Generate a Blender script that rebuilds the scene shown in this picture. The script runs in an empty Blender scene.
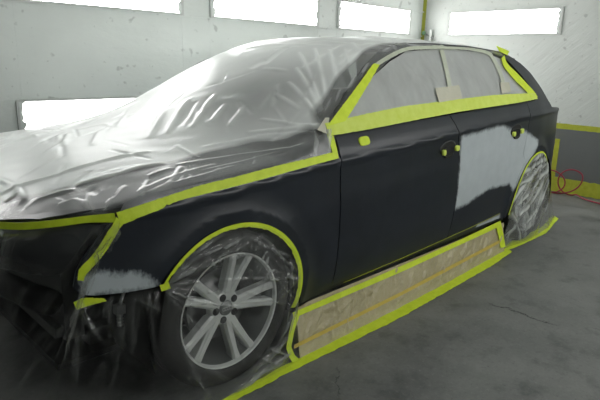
import bpy, math, random
import numpy as np
from mathutils import Matrix, Vector
from mathutils.geometry import delaunay_2d_cdt

random.seed(7)
rng = np.random.default_rng(7)
scene = bpy.context.scene
COL = scene.collection

# ------------------------------------------------------------------ camera
FPX = 546.61
YAW, PITCH, ROLL = math.radians(44.678), math.radians(14.365), math.radians(1.4965)
CAM = np.array([-1.2324, -2.4632, 1.2958])
_f = np.array([math.cos(YAW) * math.cos(PITCH), math.sin(YAW) * math.cos(PITCH), -math.sin(PITCH)])
_r = np.array([math.sin(YAW), -math.cos(YAW), 0.0])
_u = np.cross(_r, _f)
_R = math.cos(ROLL) * _r + math.sin(ROLL) * _u
_U = -math.sin(ROLL) * _r + math.cos(ROLL) * _u
cam_data = bpy.data.cameras.new('camera')
cam_data.sensor_width = 36.0
cam_data.lens = FPX * 36.0 / 600.0
cam_data.clip_start = 0.02
cam = bpy.data.objects.new('camera', cam_data)
COL.objects.link(cam)
cam.matrix_world = Matrix(((_R[0], _U[0], -_f[0], CAM[0]), (_R[1], _U[1], -_f[1], CAM[1]),
                           (_R[2], _U[2], -_f[2], CAM[2]), (0, 0, 0, 1)))
scene.camera = cam

# ------------------------------------------------------------------ world, exposure
world = bpy.data.worlds.new('world')
scene.world = world
world.use_nodes = True
world.node_tree.nodes['Background'].inputs[0].default_value = (0.8, 0.9, 0.85, 1)
world.node_tree.nodes['Background'].inputs[1].default_value = 0.05
scene.view_settings.view_transform = 'Standard'
scene.view_settings.look = 'None'
scene.view_settings.gamma = 1.0
scene.view_settings.use_curve_mapping = False
scene.view_settings.exposure = 0.40
scene.cycles.transparent_max_bounces = 24
scene.cycles.max_bounces = 10
LAMP = 11.0            # emission of the booth's wall light panels

# ------------------------------------------------------------------ small helpers
def mesh_obj(name, verts, faces, mat=None, parent=None, smooth=False, normals=None):
    me = bpy.data.meshes.new(name)
    me.from_pydata([tuple(map(float, v)) for v in verts], [], [tuple(map(int, f)) for f in faces])
    if mat: me.materials.append(mat)
    if smooth or normals is not None:
        me.polygons.foreach_set('use_smooth', [True] * len(me.polygons))
    if normals is not None:
        me.normals_split_custom_set_from_vertices([tuple(map(float, n)) for n in normals])
    me.update()
    o = bpy.data.objects.new(name, me)
    COL.objects.link(o)
    if parent: o.parent = parent
    return o

def empty(name, loc=(0, 0, 0)):
    o = bpy.data.objects.new(name, None)
    COL.objects.link(o)
    o.location = loc
    o.empty_display_size = 0.1
    return o

def tag(o, label, cat, group=None, kind=None):
    o['label'] = label
    o['category'] = cat
    if group: o['group'] = group
    if kind: o['kind'] = kind
    return o

def struct(o, label=None, cat=None):
    o['kind'] = 'structure'
    if label: o['label'] = label
    if cat: o['category'] = cat
    return o

class MB:
    """collects simple solids into one mesh"""
    def __init__(s): s.v = []; s.f = []
    def box(s, c, h, rot=None):
        n = len(s.v)
        for sx, sy, sz in ((-1,-1,-1),(1,-1,-1),(1,1,-1),(-1,1,-1),(-1,-1,1),(1,-1,1),(1,1,1),(-1,1,1)):
            p = Vector((sx*h[0], sy*h[1], sz*h[2]))
            if rot: p = rot @ p
            s.v.append((c[0]+p[0], c[1]+p[1], c[2]+p[2]))
        s.f += [tuple(n+i for i in q) for q in ((0,3,2,1),(4,5,6,7),(0,1,5,4),(1,2,6,5),(2,3,7,6),(3,0,4,7))]
        return s
    def lathe(s, prof, axis='Y', c=(0,0,0), n=48, closed=False):
        """prof: list of (radius, along-axis)"""
        b = len(s.v); m = len(prof)
        for k in range(n):
            a = 2*math.pi*k/n
            for r, t in prof:
                if axis == 'Y': s.v.append((c[0]+r*math.cos(a), c[1]+t, c[2]+r*math.sin(a)))
                elif axis == 'Z': s.v.append((c[0]+r*math.cos(a), c[1]+r*math.sin(a), c[2]+t))
                else: s.v.append((c[0]+t, c[1]+r*math.cos(a), c[2]+r*math.sin(a)))
        for k in range(n):
            k2 = (k+1) % n
            for j in range(m-1 if not closed else m):
                j2 = (j+1) % m
                s.f.append((b+k*m+j, b+k*m+j2, b+k2*m+j2, b+k2*m+j))
        return s
    def tube(s, pts, r, n=8):
        b = len(s.v); pts = [Vector(p) for p in pts]
        prev = None
        for i, p in enumerate(pts):
            d = (pts[min(i+1, len(pts)-1)] - pts[max(i-1, 0)]).normalized()
            ref = prev if prev is not None else (Vector((0,0,1)) if abs(d.z) < .9 else Vector((1,0,0)))
            a = (ref - d*ref.dot(d)).normalized(); prev = a
            c = d.cross(a)
            rr = r[i] if isinstance(r, (list, tuple)) else r
            for k in range(n):
                t = 2*math.pi*k/n
                s.v.append(tuple(p + a*rr*math.cos(t) + c*rr*math.sin(t)))
        for i in range(len(pts)-1):
            for k in range(n):
                k2 = (k+1) % n
                s.f.append((b+i*n+k, b+i*n+k2, b+(i+1)*n+k2, b+(i+1)*n+k))
        s.f.append(tuple(b+k for k in reversed(range(n))))
        s.f.append(tuple(b+(len(pts)-1)*n+k for k in range(n)))
        return s
    def build(s, name, mat, parent=None, smooth=False):
        return mesh_obj(name, s.v, s.f, mat, parent, smooth)

def auto_smooth(o, deg=35):
    me = o.data
    me.polygons.foreach_set('use_smooth', [True]*len(me.polygons))
    me.set_sharp_from_angle(angle=math.radians(deg))
    return o

def pch(xs, ys):
    """monotone cubic interpolator"""
    xs = np.array(xs, float); ys = np.array(ys, float)
    h = np.diff(xs); d = np.diff(ys)/h
    m = np.zeros(len(xs)); m[0] = d[0]; m[-1] = d[-1]
    for i in range(1, len(xs)-1):
        if d[i-1]*d[i] > 0:
            w1 = 2*h[i]+h[i-1]; w2 = h[i]+2*h[i-1]
            m[i] = (w1+w2)/(w1/d[i-1]+w2/d[i])
    def f(x):
        x = np.clip(np.asarray(x, float), xs[0], xs[-1])
        i = np.clip(np.searchsorted(xs, x)-1, 0, len(xs)-2)
        t = (x-xs[i])/h[i]
        return ((1+2*t)*(1-t)**2*ys[i] + t*(1-t)**2*h[i]*m[i] + t*t*(3-2*t)*ys[i+1] + t*t*(t-1)*h[i]*m[i+1])
    return f

def smin(a, b, k):
    h = np.clip(.5+.5*(b-a)/k, 0, 1); return b*(1-h)+a*h - k*h*(1-h)
def smax(a, b, k): return -smin(-a, -b, k)

def waves(seed, n, scale):
    """a smooth pseudo-random field of unit amplitude"""
    g = np.random.default_rng(seed)
    ks = [(g.normal()*scale, g.normal()*scale, g.uniform(0, 6.28)) for _ in range(n)]
    return lambda u, v: sum(np.sin(a*u+b*v+c) for a, b, c in ks)/math.sqrt(n)

def creases(u, v, segs):
    """ridge displacement: segs of (u0,v0,u1,v1,amplitude,width)"""
    d = np.zeros_like(u)
    for (a, b, c, e, amp, w) in segs:
        L2 = (c-a)**2+(e-b)**2+1e-12
        s = ((u-a)*(c-a)+(v-b)*(e-b))/L2
        sc = np.clip(s, 0, 1)
        dist = np.hypot(u-a-(c-a)*sc, v-b-(e-b)*sc)
        d += amp*np.exp(-(dist/w)**2)*np.clip(np.sin(np.pi*np.clip(s*.9+.08, 0, 1)), 0, 1)**.6
    return d

# ------------------------------------------------------------------ the car's outer surface (half width over x, z)
fP = pch([-1.0,-.9,-.8,-.7,-.6,-.45,-.3,-.1,.2,.6,1.7,2.4,2.8,3.0,3.2,3.4,3.6,3.75,3.85],
         [.58,.655,.725,.778,.815,.853,.876,.893,.905,.910,.912,.908,.895,.872,.840,.792,.716,.60,.46])
fZT = pch([-.9,-.6,-.45,-.15,.08,.35,.58,1.07,1.66,2.16,2.61,3.1,3.6],
          [.72,.762,.785,.803,.82,.845,.865,.885,.922,.948,.962,.965,.955])
fZB = pch([-.9,.3,.6,1.1,1.7,2.36,2.76,3.6], [.87,.945,.972,.998,1.022,1.05,1.058,1.05])
fV = pch([.05,.12,.2,.28,.4,.55,.7,1.5], [-.12,-.085,-.058,-.032,-.011,-.001,0,0])
fA = pch([-.35,-.2,-.1,-.03,-.008,.004,.012,.05,.10,.12], [0,-.001,-.006,-.006,-.001,-.001,-.007,-.022,-.048,-.06])

def hw(x, z):
    x = np.asarray(x, float); z = np.asarray(z, float)
    zt = fZT(x); zb = fZB(x)
    u = z-zt; k = np.where(u > 0, .10/np.maximum(zb-zt, .03), 1.0)
    v = np.maximum(z-zb, 0)
    w = fP(x)+fV(z)+fA(np.clip(u*k, -.35, .10))-(.47*v+.52*v*v)
    for cx in (0.0, 2.81):
        d = np.hypot(x-cx, z-.325)
        w = w+.014*np.clip((.50-d)/.09, 0, 1)**2*(np.asarray(z) > .1)
    return w

def side3(x, z, off=0.0, sgn=-1):
    x = np.asarray(x, float); z = np.asarray(z, float)
    n = side_n(x, z, -1)
    p = np.stack([x+n[..., 0]*off, -hw(x, z)+n[..., 1]*off, z+n[..., 2]*off], -1)
    if sgn > 0: p = p*np.array([1, -1, 1])
    return p

def side_n(x, z, sgn=-1):
    e = .004
    dx = (hw(x+e, z)-hw(x-e, z))/(2*e); dz = (hw(x, z+e)-hw(x, z-e))/(2*e)
    n = np.stack([-dx, -np.ones_like(dx), -dz], -1)
    n /= np.linalg.norm(n, axis=-1, keepdims=True)
    if sgn > 0: n = n*np.array([1, -1, 1])
    return n

def S(pts):
    """points of the survey photograph carried to the car's side: list of (x, z) on the panel"""
    out = []
    for (px, py) in pts:
        d = _f+_R*(px-300)/FPX-_U*(py-200)/FPX
        t = np.linspace((-1.1-CAM[1])/d[1], (-.45-CAM[1])/d[1], 1500)
        q = CAM+d*t[:, None]
        g = -q[:, 1]-hw(q[:, 0], q[:, 2])
        i = np.argmax(g < 0)
        if g[i] >= 0 or i == 0: i = int(np.argmin(np.abs(g)))
        out.append((float(q[i, 0]), float(q[i, 2])))
    return out

def floor_pt(px, py):
    d = _f+_R*(px-300)/FPX-_U*(py-200)/FPX
    q = CAM+d*(-CAM[2]/d[2]); return (float(q[0]), float(q[1]))

def resample(pts, n):
    p = np.array(pts, float); s = np.r_[0, np.cumsum(np.linalg.norm(np.diff(p, axis=0), axis=1))]
    t = np.linspace(0, s[-1], n)
    return np.stack([np.interp(t, s, p[:, k]) for k in range(p.shape[1])], 1)

def smooth_line(pts, n):
    """Catmull-Rom through the points"""
    p = [np.array(q, float) for q in pts]; p = [2*p[0]-p[1]]+p+[2*p[-1]-p[-2]]
    out = []
    for i in range(1, len(p)-2):
        for k in range(8):
            t = k/8
            out.append(.5*((2*p[i])+(-p[i-1]+p[i+1])*t+(2*p[i-1]-5*p[i]+4*p[i+1]-p[i+2])*t*t+(-p[i-1]+3*p[i]-3*p[i+1]+p[i+2])*t**3))
    out.append(p[-2])
    return resample(out, n)

# ------------------------------------------------------------------ materials
def new_mat(name):
    m = bpy.data.materials.new(name); m.use_nodes = True
    nt = m.node_tree; nt.nodes.clear()
    out = nt.nodes.new('ShaderNodeOutputMaterial')
    return m, nt, out

def node(nt, typ, **kw):
    n = nt.nodes.new(typ)
    for k, v in kw.items():
        if k.startswith('_'): setattr(n, k[1:], v)
        else: n.inputs[k.replace('__', ' ')].default_value = v
    return n

def math_n(nt, op, a, b=None, c=None, clamp=False):
    n = nt.nodes.new('ShaderNodeMath'); n.operation = op; n.use_clamp = clamp
    for i, v in enumerate((a, b, c)):
        if v is None: continue
        if isinstance(v, (int, float)): n.inputs[i].default_value = v
        else: nt.links.new(v, n.inputs[i])
    return n.outputs[0]

def mixc(nt, fac, a, b):
    n = nt.nodes.new('ShaderNodeMix'); n.data_type = 'RGBA'
    for s, v in ((n.inputs[0], fac), (n.inputs[6], a), (n.inputs[7], b)):
        if isinstance(v, (int, float)): s.default_value = v
        elif isinstance(v, tuple): s.default_value = v if len(v) == 4 else v+(1,)
        else: nt.links.new(v, s)
    return n.outputs[2]

def noise_n(nt, scale, detail=3, rough=.55, vec=None, stretch=None, rotx=0.0):
    tc = nt.nodes.new('ShaderNodeTexCoord'); v = vec or tc.outputs['Object']
    if stretch:
        mp = nt.nodes.new('ShaderNodeMapping'); mp.inputs['Scale'].default_value = stretch
        if rotx:
            m0 = nt.nodes.new('ShaderNodeMapping'); m0.inputs['Rotation'].default_value = (rotx, 0, 0); nt.links.new(v, m0.inputs[0]); v = m0.outputs[0]
        nt.links.new(v, mp.inputs[0]); v = mp.outputs[0]
    n = nt.nodes.new('ShaderNodeTexNoise')
    n.inputs['Scale'].default_value = scale; n.inputs['Detail'].default_value = detail; n.inputs['Roughness'].default_value = rough
    nt.links.new(v, n.inputs['Vector'])
    return n.outputs['Fac']

def ramp(nt, fac, p0, p1, c0=0.0, c1=1.0):
    n = nt.nodes.new('ShaderNodeMapRange'); n.clamp = True
    nt.links.new(fac, n.inputs[0])
    n.inputs[1].default_value = p0; n.inputs[2].default_value = p1
    n.inputs[3].default_value = c0; n.inputs[4].default_value = c1
    return n.outputs[0]

def bump_n(nt, h, strength, dist=.01):
    b = nt.nodes.new('ShaderNodeBump'); b.inputs['Strength'].default_value = strength; b.inputs['Distance'].default_value = dist
    nt.links.new(h, b.inputs['Height']); return b.outputs[0]

def plain(name, col, rough=.5, metal=0.0, var=.12, nscale=30, bump=0.0, spec=.5):
    m, nt, out = new_mat(name)
    b = node(nt, 'ShaderNodeBsdfPrincipled', Roughness=rough, Metallic=metal)
    b.inputs['Specular IOR Level'].default_value = spec
    nf = noise_n(nt, nscale)
    nt.links.new(mixc(nt, nf, tuple(c*(1-var) for c in col), tuple(min(1, c*(1+var)) for c in col)), b.inputs['Base Color'])
    if bump: nt.links.new(bump_n(nt, nf, bump), b.inputs['Normal'])
    nt.links.new(b.outputs[0], out.inputs[0])
    return m

def make_paint():
    """dark sanded base coat; grey primer where the 'primer' field is positive, dusty rub marks where 'scuff' is"""
    m, nt, out = new_mat('sanded_dark_paint')
    b = node(nt, 'ShaderNodeBsdfPrincipled')
    b.inputs['Specular IOR Level'].default_value = .5
    at = nt.nodes.new('ShaderNodeAttribute'); at.attribute_name = 'primer'
    ac = nt.nodes.new('ShaderNodeAttribute'); ac.attribute_name = 'scuff'
    n1 = noise_n(nt, 60, 4, .65, stretch=(1.4, 1, .8))
    n2 = noise_n(nt, 14, 3)
    rag = math_n(nt, 'ADD', at.outputs['Fac'], math_n(nt, 'MULTIPLY', math_n(nt, 'SUBTRACT', n1, .5), .045))
    rag = math_n(nt, 'ADD', rag, math_n(nt, 'MULTIPLY', math_n(nt, 'SUBTRACT', n2, .5), .03))
    pm = ramp(nt, rag, -.010, .016)
    dust = noise_n(nt, 5, 4, .6)
    streak = noise_n(nt, 3, 5, .65, stretch=(5, 1, .6))
    dark = mixc(nt, ramp(nt, dust, .35, .75), (.009, .012, .0185), (.016, .0205, .030))
    dark = mixc(nt, ramp(nt, streak, .55, .9, 0, .5), dark, (.03, .034, .04))
    n3 = noise_n(nt, 90, 4, .7, stretch=(2.5, 1, 1))
    sc = math_n(nt, 'MULTIPLY', ramp(nt, ac.outputs['Fac'], 0, .02), ramp(nt, n3, .42, .68))
    dark = mixc(nt, math_n(nt, 'MULTIPLY', sc, .6), dark, (.22, .24, .25))
    prim = mixc(nt, ramp(nt, n2, .3, .7), (.43, .475, .495), (.47, .515, .535))
    nt.links.new(mixc(nt, pm, dark, prim), b.inputs['Base Color'])
    nt.links.new(ramp(nt, pm, 0, 1, .36, .62), b.inputs['Roughness'])
    nt.links.new(bump_n(nt, noise_n(nt, 220, 2), .04, .002), b.inputs['Normal'])
    nt.links.new(b.outputs[0], out.inputs[0])
    return m

def make_film(name, haze, tint=(.86, .89, .87), rough=.16, wr=.35, gloss=1.0, trans=.97, bscale=26, stretch=(1, 1, 1), hazevar=.5, white=.25, milk=0.0, tl_mix=.5):
    """thin clear masking film: clear through, a little milky, shiny at a slant"""
    m, nt, out = new_mat(name)
    nA = noise_n(nt, bscale, 4, .6, stretch=stretch)
    nB = noise_n(nt, bscale*3.1, 3, .6, stretch=stretch)
    h = math_n(nt, 'ADD', nA, math_n(nt, 'MULTIPLY', nB, .35))
    nrm = bump_n(nt, h, wr, .012)
    tr = node(nt, 'ShaderNodeBsdfTransparent'); tr.inputs[0].default_value = (trans, trans, trans*.995, 1)
    df = node(nt, 'ShaderNodeBsdfDiffuse'); df.inputs[0].default_value = tint+(1,)
    tl = node(nt, 'ShaderNodeBsdfTranslucent'); tl.inputs[0].default_value = tint+(1,)
    gl = node(nt, 'ShaderNodeBsdfGlossy'); gl.inputs['Roughness'].default_value = rough
    for n in (df, tl, gl): nt.links.new(nrm, n.inputs['Normal'])
    a = node(nt, 'ShaderNodeMixShader'); a.inputs[0].default_value = tl_mix
    nt.links.new(df.outputs[0], a.inputs[1]); nt.links.new(tl.outputs[0], a.inputs[2])
    b = node(nt, 'ShaderNodeMixShader')
    cr = nt.nodes.new('ShaderNodeAttribute'); cr.attribute_name = 'crease'  # crease whitening, also standing in for bright reflected streaks
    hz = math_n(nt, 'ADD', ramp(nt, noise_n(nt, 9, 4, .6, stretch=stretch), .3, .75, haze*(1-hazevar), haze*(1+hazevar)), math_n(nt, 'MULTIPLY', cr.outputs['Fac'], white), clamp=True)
    ly = nt.nodes.new('ShaderNodeAttribute'); ly.attribute_name = 'milk'
    hz = math_n(nt, 'ADD', hz, math_n(nt, 'MULTIPLY', ly.outputs['Fac'], milk), clamp=True)
    nt.links.new(hz, b.inputs[0])
    nt.links.new(tr.outputs[0], b.inputs[1]); nt.links.new(a.outputs[0], b.inputs[2])
    lw = node(nt, 'ShaderNodeFresnel'); lw.inputs['IOR'].default_value = 1.5
    nt.links.new(nrm, lw.inputs['Normal'])
    fr = math_n(nt, 'MULTIPLY', lw.outputs[0], 1.8*gloss, clamp=True)
    # a film has two faces, so the mirror part does not depend on which side is met
    geo = node(nt, 'ShaderNodeNewGeometry')
    fr = math_n(nt, 'MULTIPLY', fr, math_n(nt, 'SUBTRACT', 1.0, math_n(nt, 'MULTIPLY', geo.outputs['Backfacing'], .85)))
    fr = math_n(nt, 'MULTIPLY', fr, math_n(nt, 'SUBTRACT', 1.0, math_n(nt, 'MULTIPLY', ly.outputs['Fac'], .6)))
    c = node(nt, 'ShaderNodeMixShader')
    nt.links.new(fr, c.inputs[0]); nt.links.new(b.outputs[0], c.inputs[1]); nt.links.new(gl.outputs[0], c.inputs[2])
    nt.links.new(c.outputs[0], out.inputs[0])
    return m

def make_tape(name, c0, c1, thru=.0):
    m, nt, out = new_mat(name)
    b = node(nt, 'ShaderNodeBsdfPrincipled', Roughness=.55)
    n = noise_n(nt, 22, 4, .6)
    nt.links.new(mixc(nt, ramp(nt, n, .3, .7), c0, c1), b.inputs['Base Color'])
    nt.links.new(bump_n(nt, noise_n(nt, 160, 2), .25, .003), b.inputs['Normal'])
    nt.links.new(b.outputs[0], out.inputs[0])
    return m

def make_concrete():
    m, nt, out = new_mat('stained_concrete')
    b = node(nt, 'ShaderNodeBsdfPrincipled')
    big = noise_n(nt, 1.3, 5, .62); mid = noise_n(nt, 5.5, 6, .65); fine = noise_n(nt, 60, 4, .7)
    c = mixc(nt, ramp(nt, big, .35, .68), (.135, .140, .137), (.215, .218, .212))
    c = mixc(nt, ramp(nt, mid, .52, .72, 0, .55), c, (.27, .275, .265))
    c = mixc(nt, ramp(nt, mid, .48, .32, 0, .85), c, (.075, .078, .078))
    c = mixc(nt, ramp(nt, fine, .56, .70, 0, .35), c, (.30, .30, .29))
    c = mixc(nt, ramp(nt, fine, .42, .30, 0, .5), c, (.06, .062, .062))
    tc = nt.nodes.new('ShaderNodeTexCoord'); sp = nt.nodes.new('ShaderNodeSeparateXYZ'); nt.links.new(tc.outputs['Object'], sp.inputs[0])
    wob = noise_n(nt, 7, 5, .7)
    brk = noise_n(nt, 12, 3, .6)
    # hairline cracks: ax + by = c, between two values of x
    (x0, y0), (x1, y1) = floor_pt(488, 303), floor_pt(556, 325)
    for (px, py, qx, qy, wd) in ((x0, y0, x1, y1, .011), floor_pt(585,328)+floor_pt(600,331)+(.008,), floor_pt(336,366)+floor_pt(343,397)+(.004,)):
        L = math.hypot(qx-px, qy-py); nx, ny = -(qy-py)/L, (qx-px)/L; tx, ty = (qx-px)/L, (qy-py)/L
        d = math_n(nt, 'ADD', math_n(nt, 'MULTIPLY', sp.outputs[0], nx), math_n(nt, 'MULTIPLY', sp.outputs[1], ny))
        d = math_n(nt, 'SUBTRACT', d, nx*px+ny*py)
        d = math_n(nt, 'ADD', d, math_n(nt, 'MULTIPLY', math_n(nt, 'SUBTRACT', wob, .5), .16))
        t = math_n(nt, 'SUBTRACT', math_n(nt, 'ADD', math_n(nt, 'MULTIPLY', sp.outputs[0], tx), math_n(nt, 'MULTIPLY', sp.outputs[1], ty)), tx*px+ty*py)
        inside = math_n(nt, 'MULTIPLY', ramp(nt, t, -.02, .05), ramp(nt, t, L+.02, L-.05))
        k = math_n(nt, 'MULTIPLY', ramp(nt, math_n(nt, 'ABSOLUTE', d), wd, wd*.2), inside)
        k = math_n(nt, 'MULTIPLY', k, ramp(nt, brk, .38, .5))
        c = mixc(nt, math_n(nt, 'MULTIPLY', k, .9), c, (.012, .012, .012))
    nt.links.new(c, b.inputs['Base Color'])
    nt.links.new(ramp(nt, mid, .3, .7, .38, .62), b.inputs['Roughness'])
    nt.links.new(bump_n(nt, math_n(nt, 'ADD', mid, math_n(nt, 'MULTIPLY', fine, .4)), .12, .01), b.inputs['Normal'])
    nt.links.new(b.outputs[0], out.inputs[0])
    return m

def make_wallfilm(name, col, spots=True, stretch=(1, 1, 1), rough=.42, wr=.35, rotx=0.0):
    """film-lined booth wall: white, faintly creased, specked with overspray"""
    m, nt, out = new_mat(name)
    b = node(nt, 'ShaderNodeBsdfPrincipled', Roughness=rough)
    n1 = noise_n(nt, 1.6, 4, .6); n2 = noise_n(nt, 7, 5, .6, stretch=stretch, rotx=rotx)
    c = mixc(nt, ramp(nt, n1, .3, .7), tuple(x*.90 for x in col), col)
    if spots:
        sp = noise_n(nt, 13, 2, .4)
        c = mixc(nt, ramp(nt, sp, .675, .73, 0, .55), c, tuple(x*.45 for x in col))
        sp2 = noise_n(nt, 34, 2, .4)
        c = mixc(nt, ramp(nt, sp2, .70, .75, 0, .45), c, tuple(x*.5 for x in col))
    nt.links.new(c, b.inputs['Base Color'])
    nt.links.new(bump_n(nt, n2, wr, .02), b.inputs['Normal'])
    nt.links.new(b.outputs[0], out.inputs[0])
    return m

def make_emit(name, col, strength):
    m, nt, out = new_mat(name)
    e = node(nt, 'ShaderNodeEmission'); e.inputs[1].default_value = strength
    nt.links.new(mixc(nt, noise_n(nt, 2), tuple(c*.97 for c in col), col), e.inputs[0])
    nt.links.new(e.outputs[0], out.inputs[0])
    return m

def make_glass(name, tint=.55, rough=.03):
    m, nt, out = new_mat(name)
    tr = node(nt, 'ShaderNodeBsdfTransparent'); tr.inputs[0].default_value = (tint*.94, tint, tint*.97, 1)
    gl = node(nt, 'ShaderNodeBsdfGlossy'); gl.inputs['Roughness'].default_value = rough
    fr = node(nt, 'ShaderNodeLayerWeight'); fr.inputs[0].default_value = .35
    nt.links.new(bump_n(nt, noise_n(nt, 4), .01, .002), gl.inputs['Normal'])
    mx = node(nt, 'ShaderNodeMixShader')
    nt.links.new(math_n(nt, 'MULTIPLY', fr.outputs['Fresnel'], .8, clamp=True), mx.inputs[0])
    nt.links.new(tr.outputs[0], mx.inputs[1]); nt.links.new(gl.outputs[0], mx.inputs[2])
    nt.links.new(mx.outputs[0], out.inputs[0])
    return m

def make_paper():
    """beige masking paper behind shiny crumpled film"""
    m, nt, out = new_mat('beige_masking_paper')
    b = node(nt, 'ShaderNodeBsdfPrincipled', Roughness=.3)
    n1 = noise_n(nt, 6, 4, .6); n2 = noise_n(nt, 22, 5, .65, stretch=(1, 1, 2.2)); n3 = noise_n(nt, 9, 5, .7, stretch=(1.5, 1, 3))
    c = mixc(nt, ramp(nt, n1, .3, .7), (.42, .37, .215), (.53, .47, .295))
    c = mixc(nt, ramp(nt, n3, .55, .75, 0, .5), c, (.68, .64, .50))
    nt.links.new(c, b.inputs['Base Color'])
    nt.links.new(bump_n(nt, n2, .7, .012), b.inputs['Normal'])
    nt.links.new(b.outputs[0], out.inputs[0])
    return m

M = dict(
    paint=make_paint(), primer_free=plain('dark_paint_plain', (.011, .013, .017), .36),
    film=make_film('clear_masking_film', .03, rough=.32, wr=.08, bscale=9, stretch=(.6, 1.6, 1), white=.26, hazevar=.4, gloss=.8, milk=1.0, tl_mix=.12, tint=(.93, .955, .94)),
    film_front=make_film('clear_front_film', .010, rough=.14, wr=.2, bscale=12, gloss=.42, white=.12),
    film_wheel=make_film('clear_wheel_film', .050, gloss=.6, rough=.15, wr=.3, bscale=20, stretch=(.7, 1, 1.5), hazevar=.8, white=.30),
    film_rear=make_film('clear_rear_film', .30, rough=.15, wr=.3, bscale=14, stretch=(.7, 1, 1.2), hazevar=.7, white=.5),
    film_side=make_film('clear_window_film', .66, rough=.3, wr=.08, bscale=6, stretch=(1.4, 1, .5), hazevar=.10, white=.2, tl_mix=.25),
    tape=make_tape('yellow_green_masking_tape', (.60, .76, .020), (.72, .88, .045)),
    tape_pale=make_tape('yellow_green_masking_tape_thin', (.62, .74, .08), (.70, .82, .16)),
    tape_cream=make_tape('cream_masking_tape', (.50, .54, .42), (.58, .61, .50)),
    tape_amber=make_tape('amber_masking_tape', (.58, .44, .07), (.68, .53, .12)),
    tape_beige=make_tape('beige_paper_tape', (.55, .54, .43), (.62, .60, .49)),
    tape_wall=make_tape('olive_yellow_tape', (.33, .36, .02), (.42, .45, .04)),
    concrete=make_concrete(), paper=make_paper(),
    wall=make_wallfilm('white_wall_film', (.63, .67, .64), stretch=(.5, 1, 1.2)),
    wall_end=make_wallfilm('creased_wall_film', (.58, .61, .58), stretch=(1, .45, 3.0), rotx=.75, wr=.28, rough=.38),
    dado=make_wallfilm('grey_wall_film', (.145, .155, .152), spots=False, wr=.2),
    ceiling=make_wallfilm('ceiling_lining', (.70, .72, .70), spots=False),
    lamp=make_emit('light_diffuser', (1.0, 1.0, .985), LAMP),
    frame=plain('light_frame_paint', (.50, .52, .50), .5),
    rubber=plain('tyre_rubber', (.014, .014, .014), .7, bump=.2, nscale=60),
    alloy=plain('silver_alloy', (.70, .72, .71), .36, .25, var=.05),
    alloy_dark=plain('dark_alloy', (.20, .21, .21), .45, .6),  # darker grey alloy for the rim barrel and hub cap
    disc=plain('brake_disc_steel', (.16, .16, .16), .4, .8, var=.2),
    black=plain('black_plastic', (.010, .010, .011), .45),
    void=plain('underbody_black', (.006, .006, .006), .8),
    glass=make_glass('side_glass'), glass_ws=make_glass('windscreen_glass', .42, .3),
    lens=plain('headlight_lens', (.03, .032, .034), .12, spec=.7),
    steel=plain('zinc_steel', (.34, .35, .34), .35, .8),
    seat=plain('seat_fabric', (.03, .03, .032), .8, bump=.2),
    hose=plain('red_rubber_hose', (.28, .022, .045), .45),
    white=plain('white_plastic', (.72, .74, .72), .4), green=plain('green_knob', (.18, .33, .18), .5),
)

# ------------------------------------------------------------------ the booth
XE, YL, YN, XF, ZC = 4.775, 1.44, -3.3, -4.2, 2.62
def slab(name, x0, x1, y0, y1, z0, z1, mat):
    o = MB().box(((x0+x1)/2, (y0+y1)/2, (z0+z1)/2), ((x1-x0)/2, (y1-y0)/2, (z1-z0)/2)).build(name, mat)
    return struct(o)
slab('floor', XF-.1, XE+.1, YN-.1, YL+.1, -.1, 0, M['concrete'])
slab('ceiling', XF-.1, XE+.1, YN-.1, YL+.1, ZC, ZC+.1, M['ceiling'])
wl = slab('wall_left', XF-.1, XE+.1, YL, YL+.1, 0, ZC, M['wall'])
wb = slab('wall_back', XE, XE+.1, YN, YL, 0, ZC, M['wall_end'])
slab('wall_right', XF-.1, XE+.1, YN-.1, YN, 0, ZC, M['wall'])
slab('wall_front', XF-.1, XF, YN, YL, 0, ZC, M['dado'])

# rails that carry the light panels along the left wall
for i, z in enumerate((1.615, 1.895, .99)):
    MB().box(((XF+XE)/2, YL-.006, z), ((XE-XF)/2, .006, .006)).build('wall_rail', M['wall'], wl)
for x in (-3.12, -1.55, .07, 1.33, 1.60, 2.905, 3.19):
    MB().box((x, YL-.0006, 1.31), (.004, .0006, .30)).build('panel_joint', M['wall'], wl)

def wall_light(name, cx, cy, z0, z1, length, axis, label, group):
    """recessed tube light: housing frame of four bars, a diffuser sheet and ragged film lips"""
    t = empty(name, (cx, cy, z0))
    zm = (z1-z0)/2; L = length/2
    def put(nm, c, h, mat):
        # local: along, out of wall, up
        if axis == 'X': cc, hh = (c[0], -c[1], c[2]), h
        elif axis == 'N': cc, hh = (c[0], c[1], c[2]), h
        else: cc, hh = (-c[1], c[0], c[2]), (h[1], h[0], h[2])
        return MB().box(cc, hh).build(nm, mat, t)
    put('frame_bar', (0, .008, -.008), (L+.016, .008, .008), M['frame'])
    put('frame_bar', (0, .008, 2*zm+.008), (L+.016, .008, .008), M['frame'])
    put('frame_bar', (-L-.008, .008, zm), (.008, .008, zm), M['frame'])
    put('frame_bar', (L+.008, .008, zm), (.008, .008, zm), M['frame'])
    put('diffuser', (0, .004, zm), (L, .003, zm), M['lamp'])
    # torn film edge at both ends of the panel
    for s in (-1, 1):
        g = np.random.default_rng(int(abs(cx)*100+abs(cy)*10+s+5))
        n = 14; vs = []; fs = []
        for k in range(n+1):
            zz = 2*zm*k/n; w = .012+.03*g.random()
            for a in (L, L-w):
                vs.append((s*a, -.012 if axis == 'X' else .012, zz) if axis in 'XN' else (-.012, s*a, zz))
            if k: fs.append((2*k-2, 2*k-1, 2*k+1, 2*k))
        lip = mesh_obj('film_lip', vs, fs, M['wall'], t)
        md = lip.modifiers.new('solid', 'SOLIDIFY'); md.thickness = .001
    tag(t, label, 'wall light', group)
    return t
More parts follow.
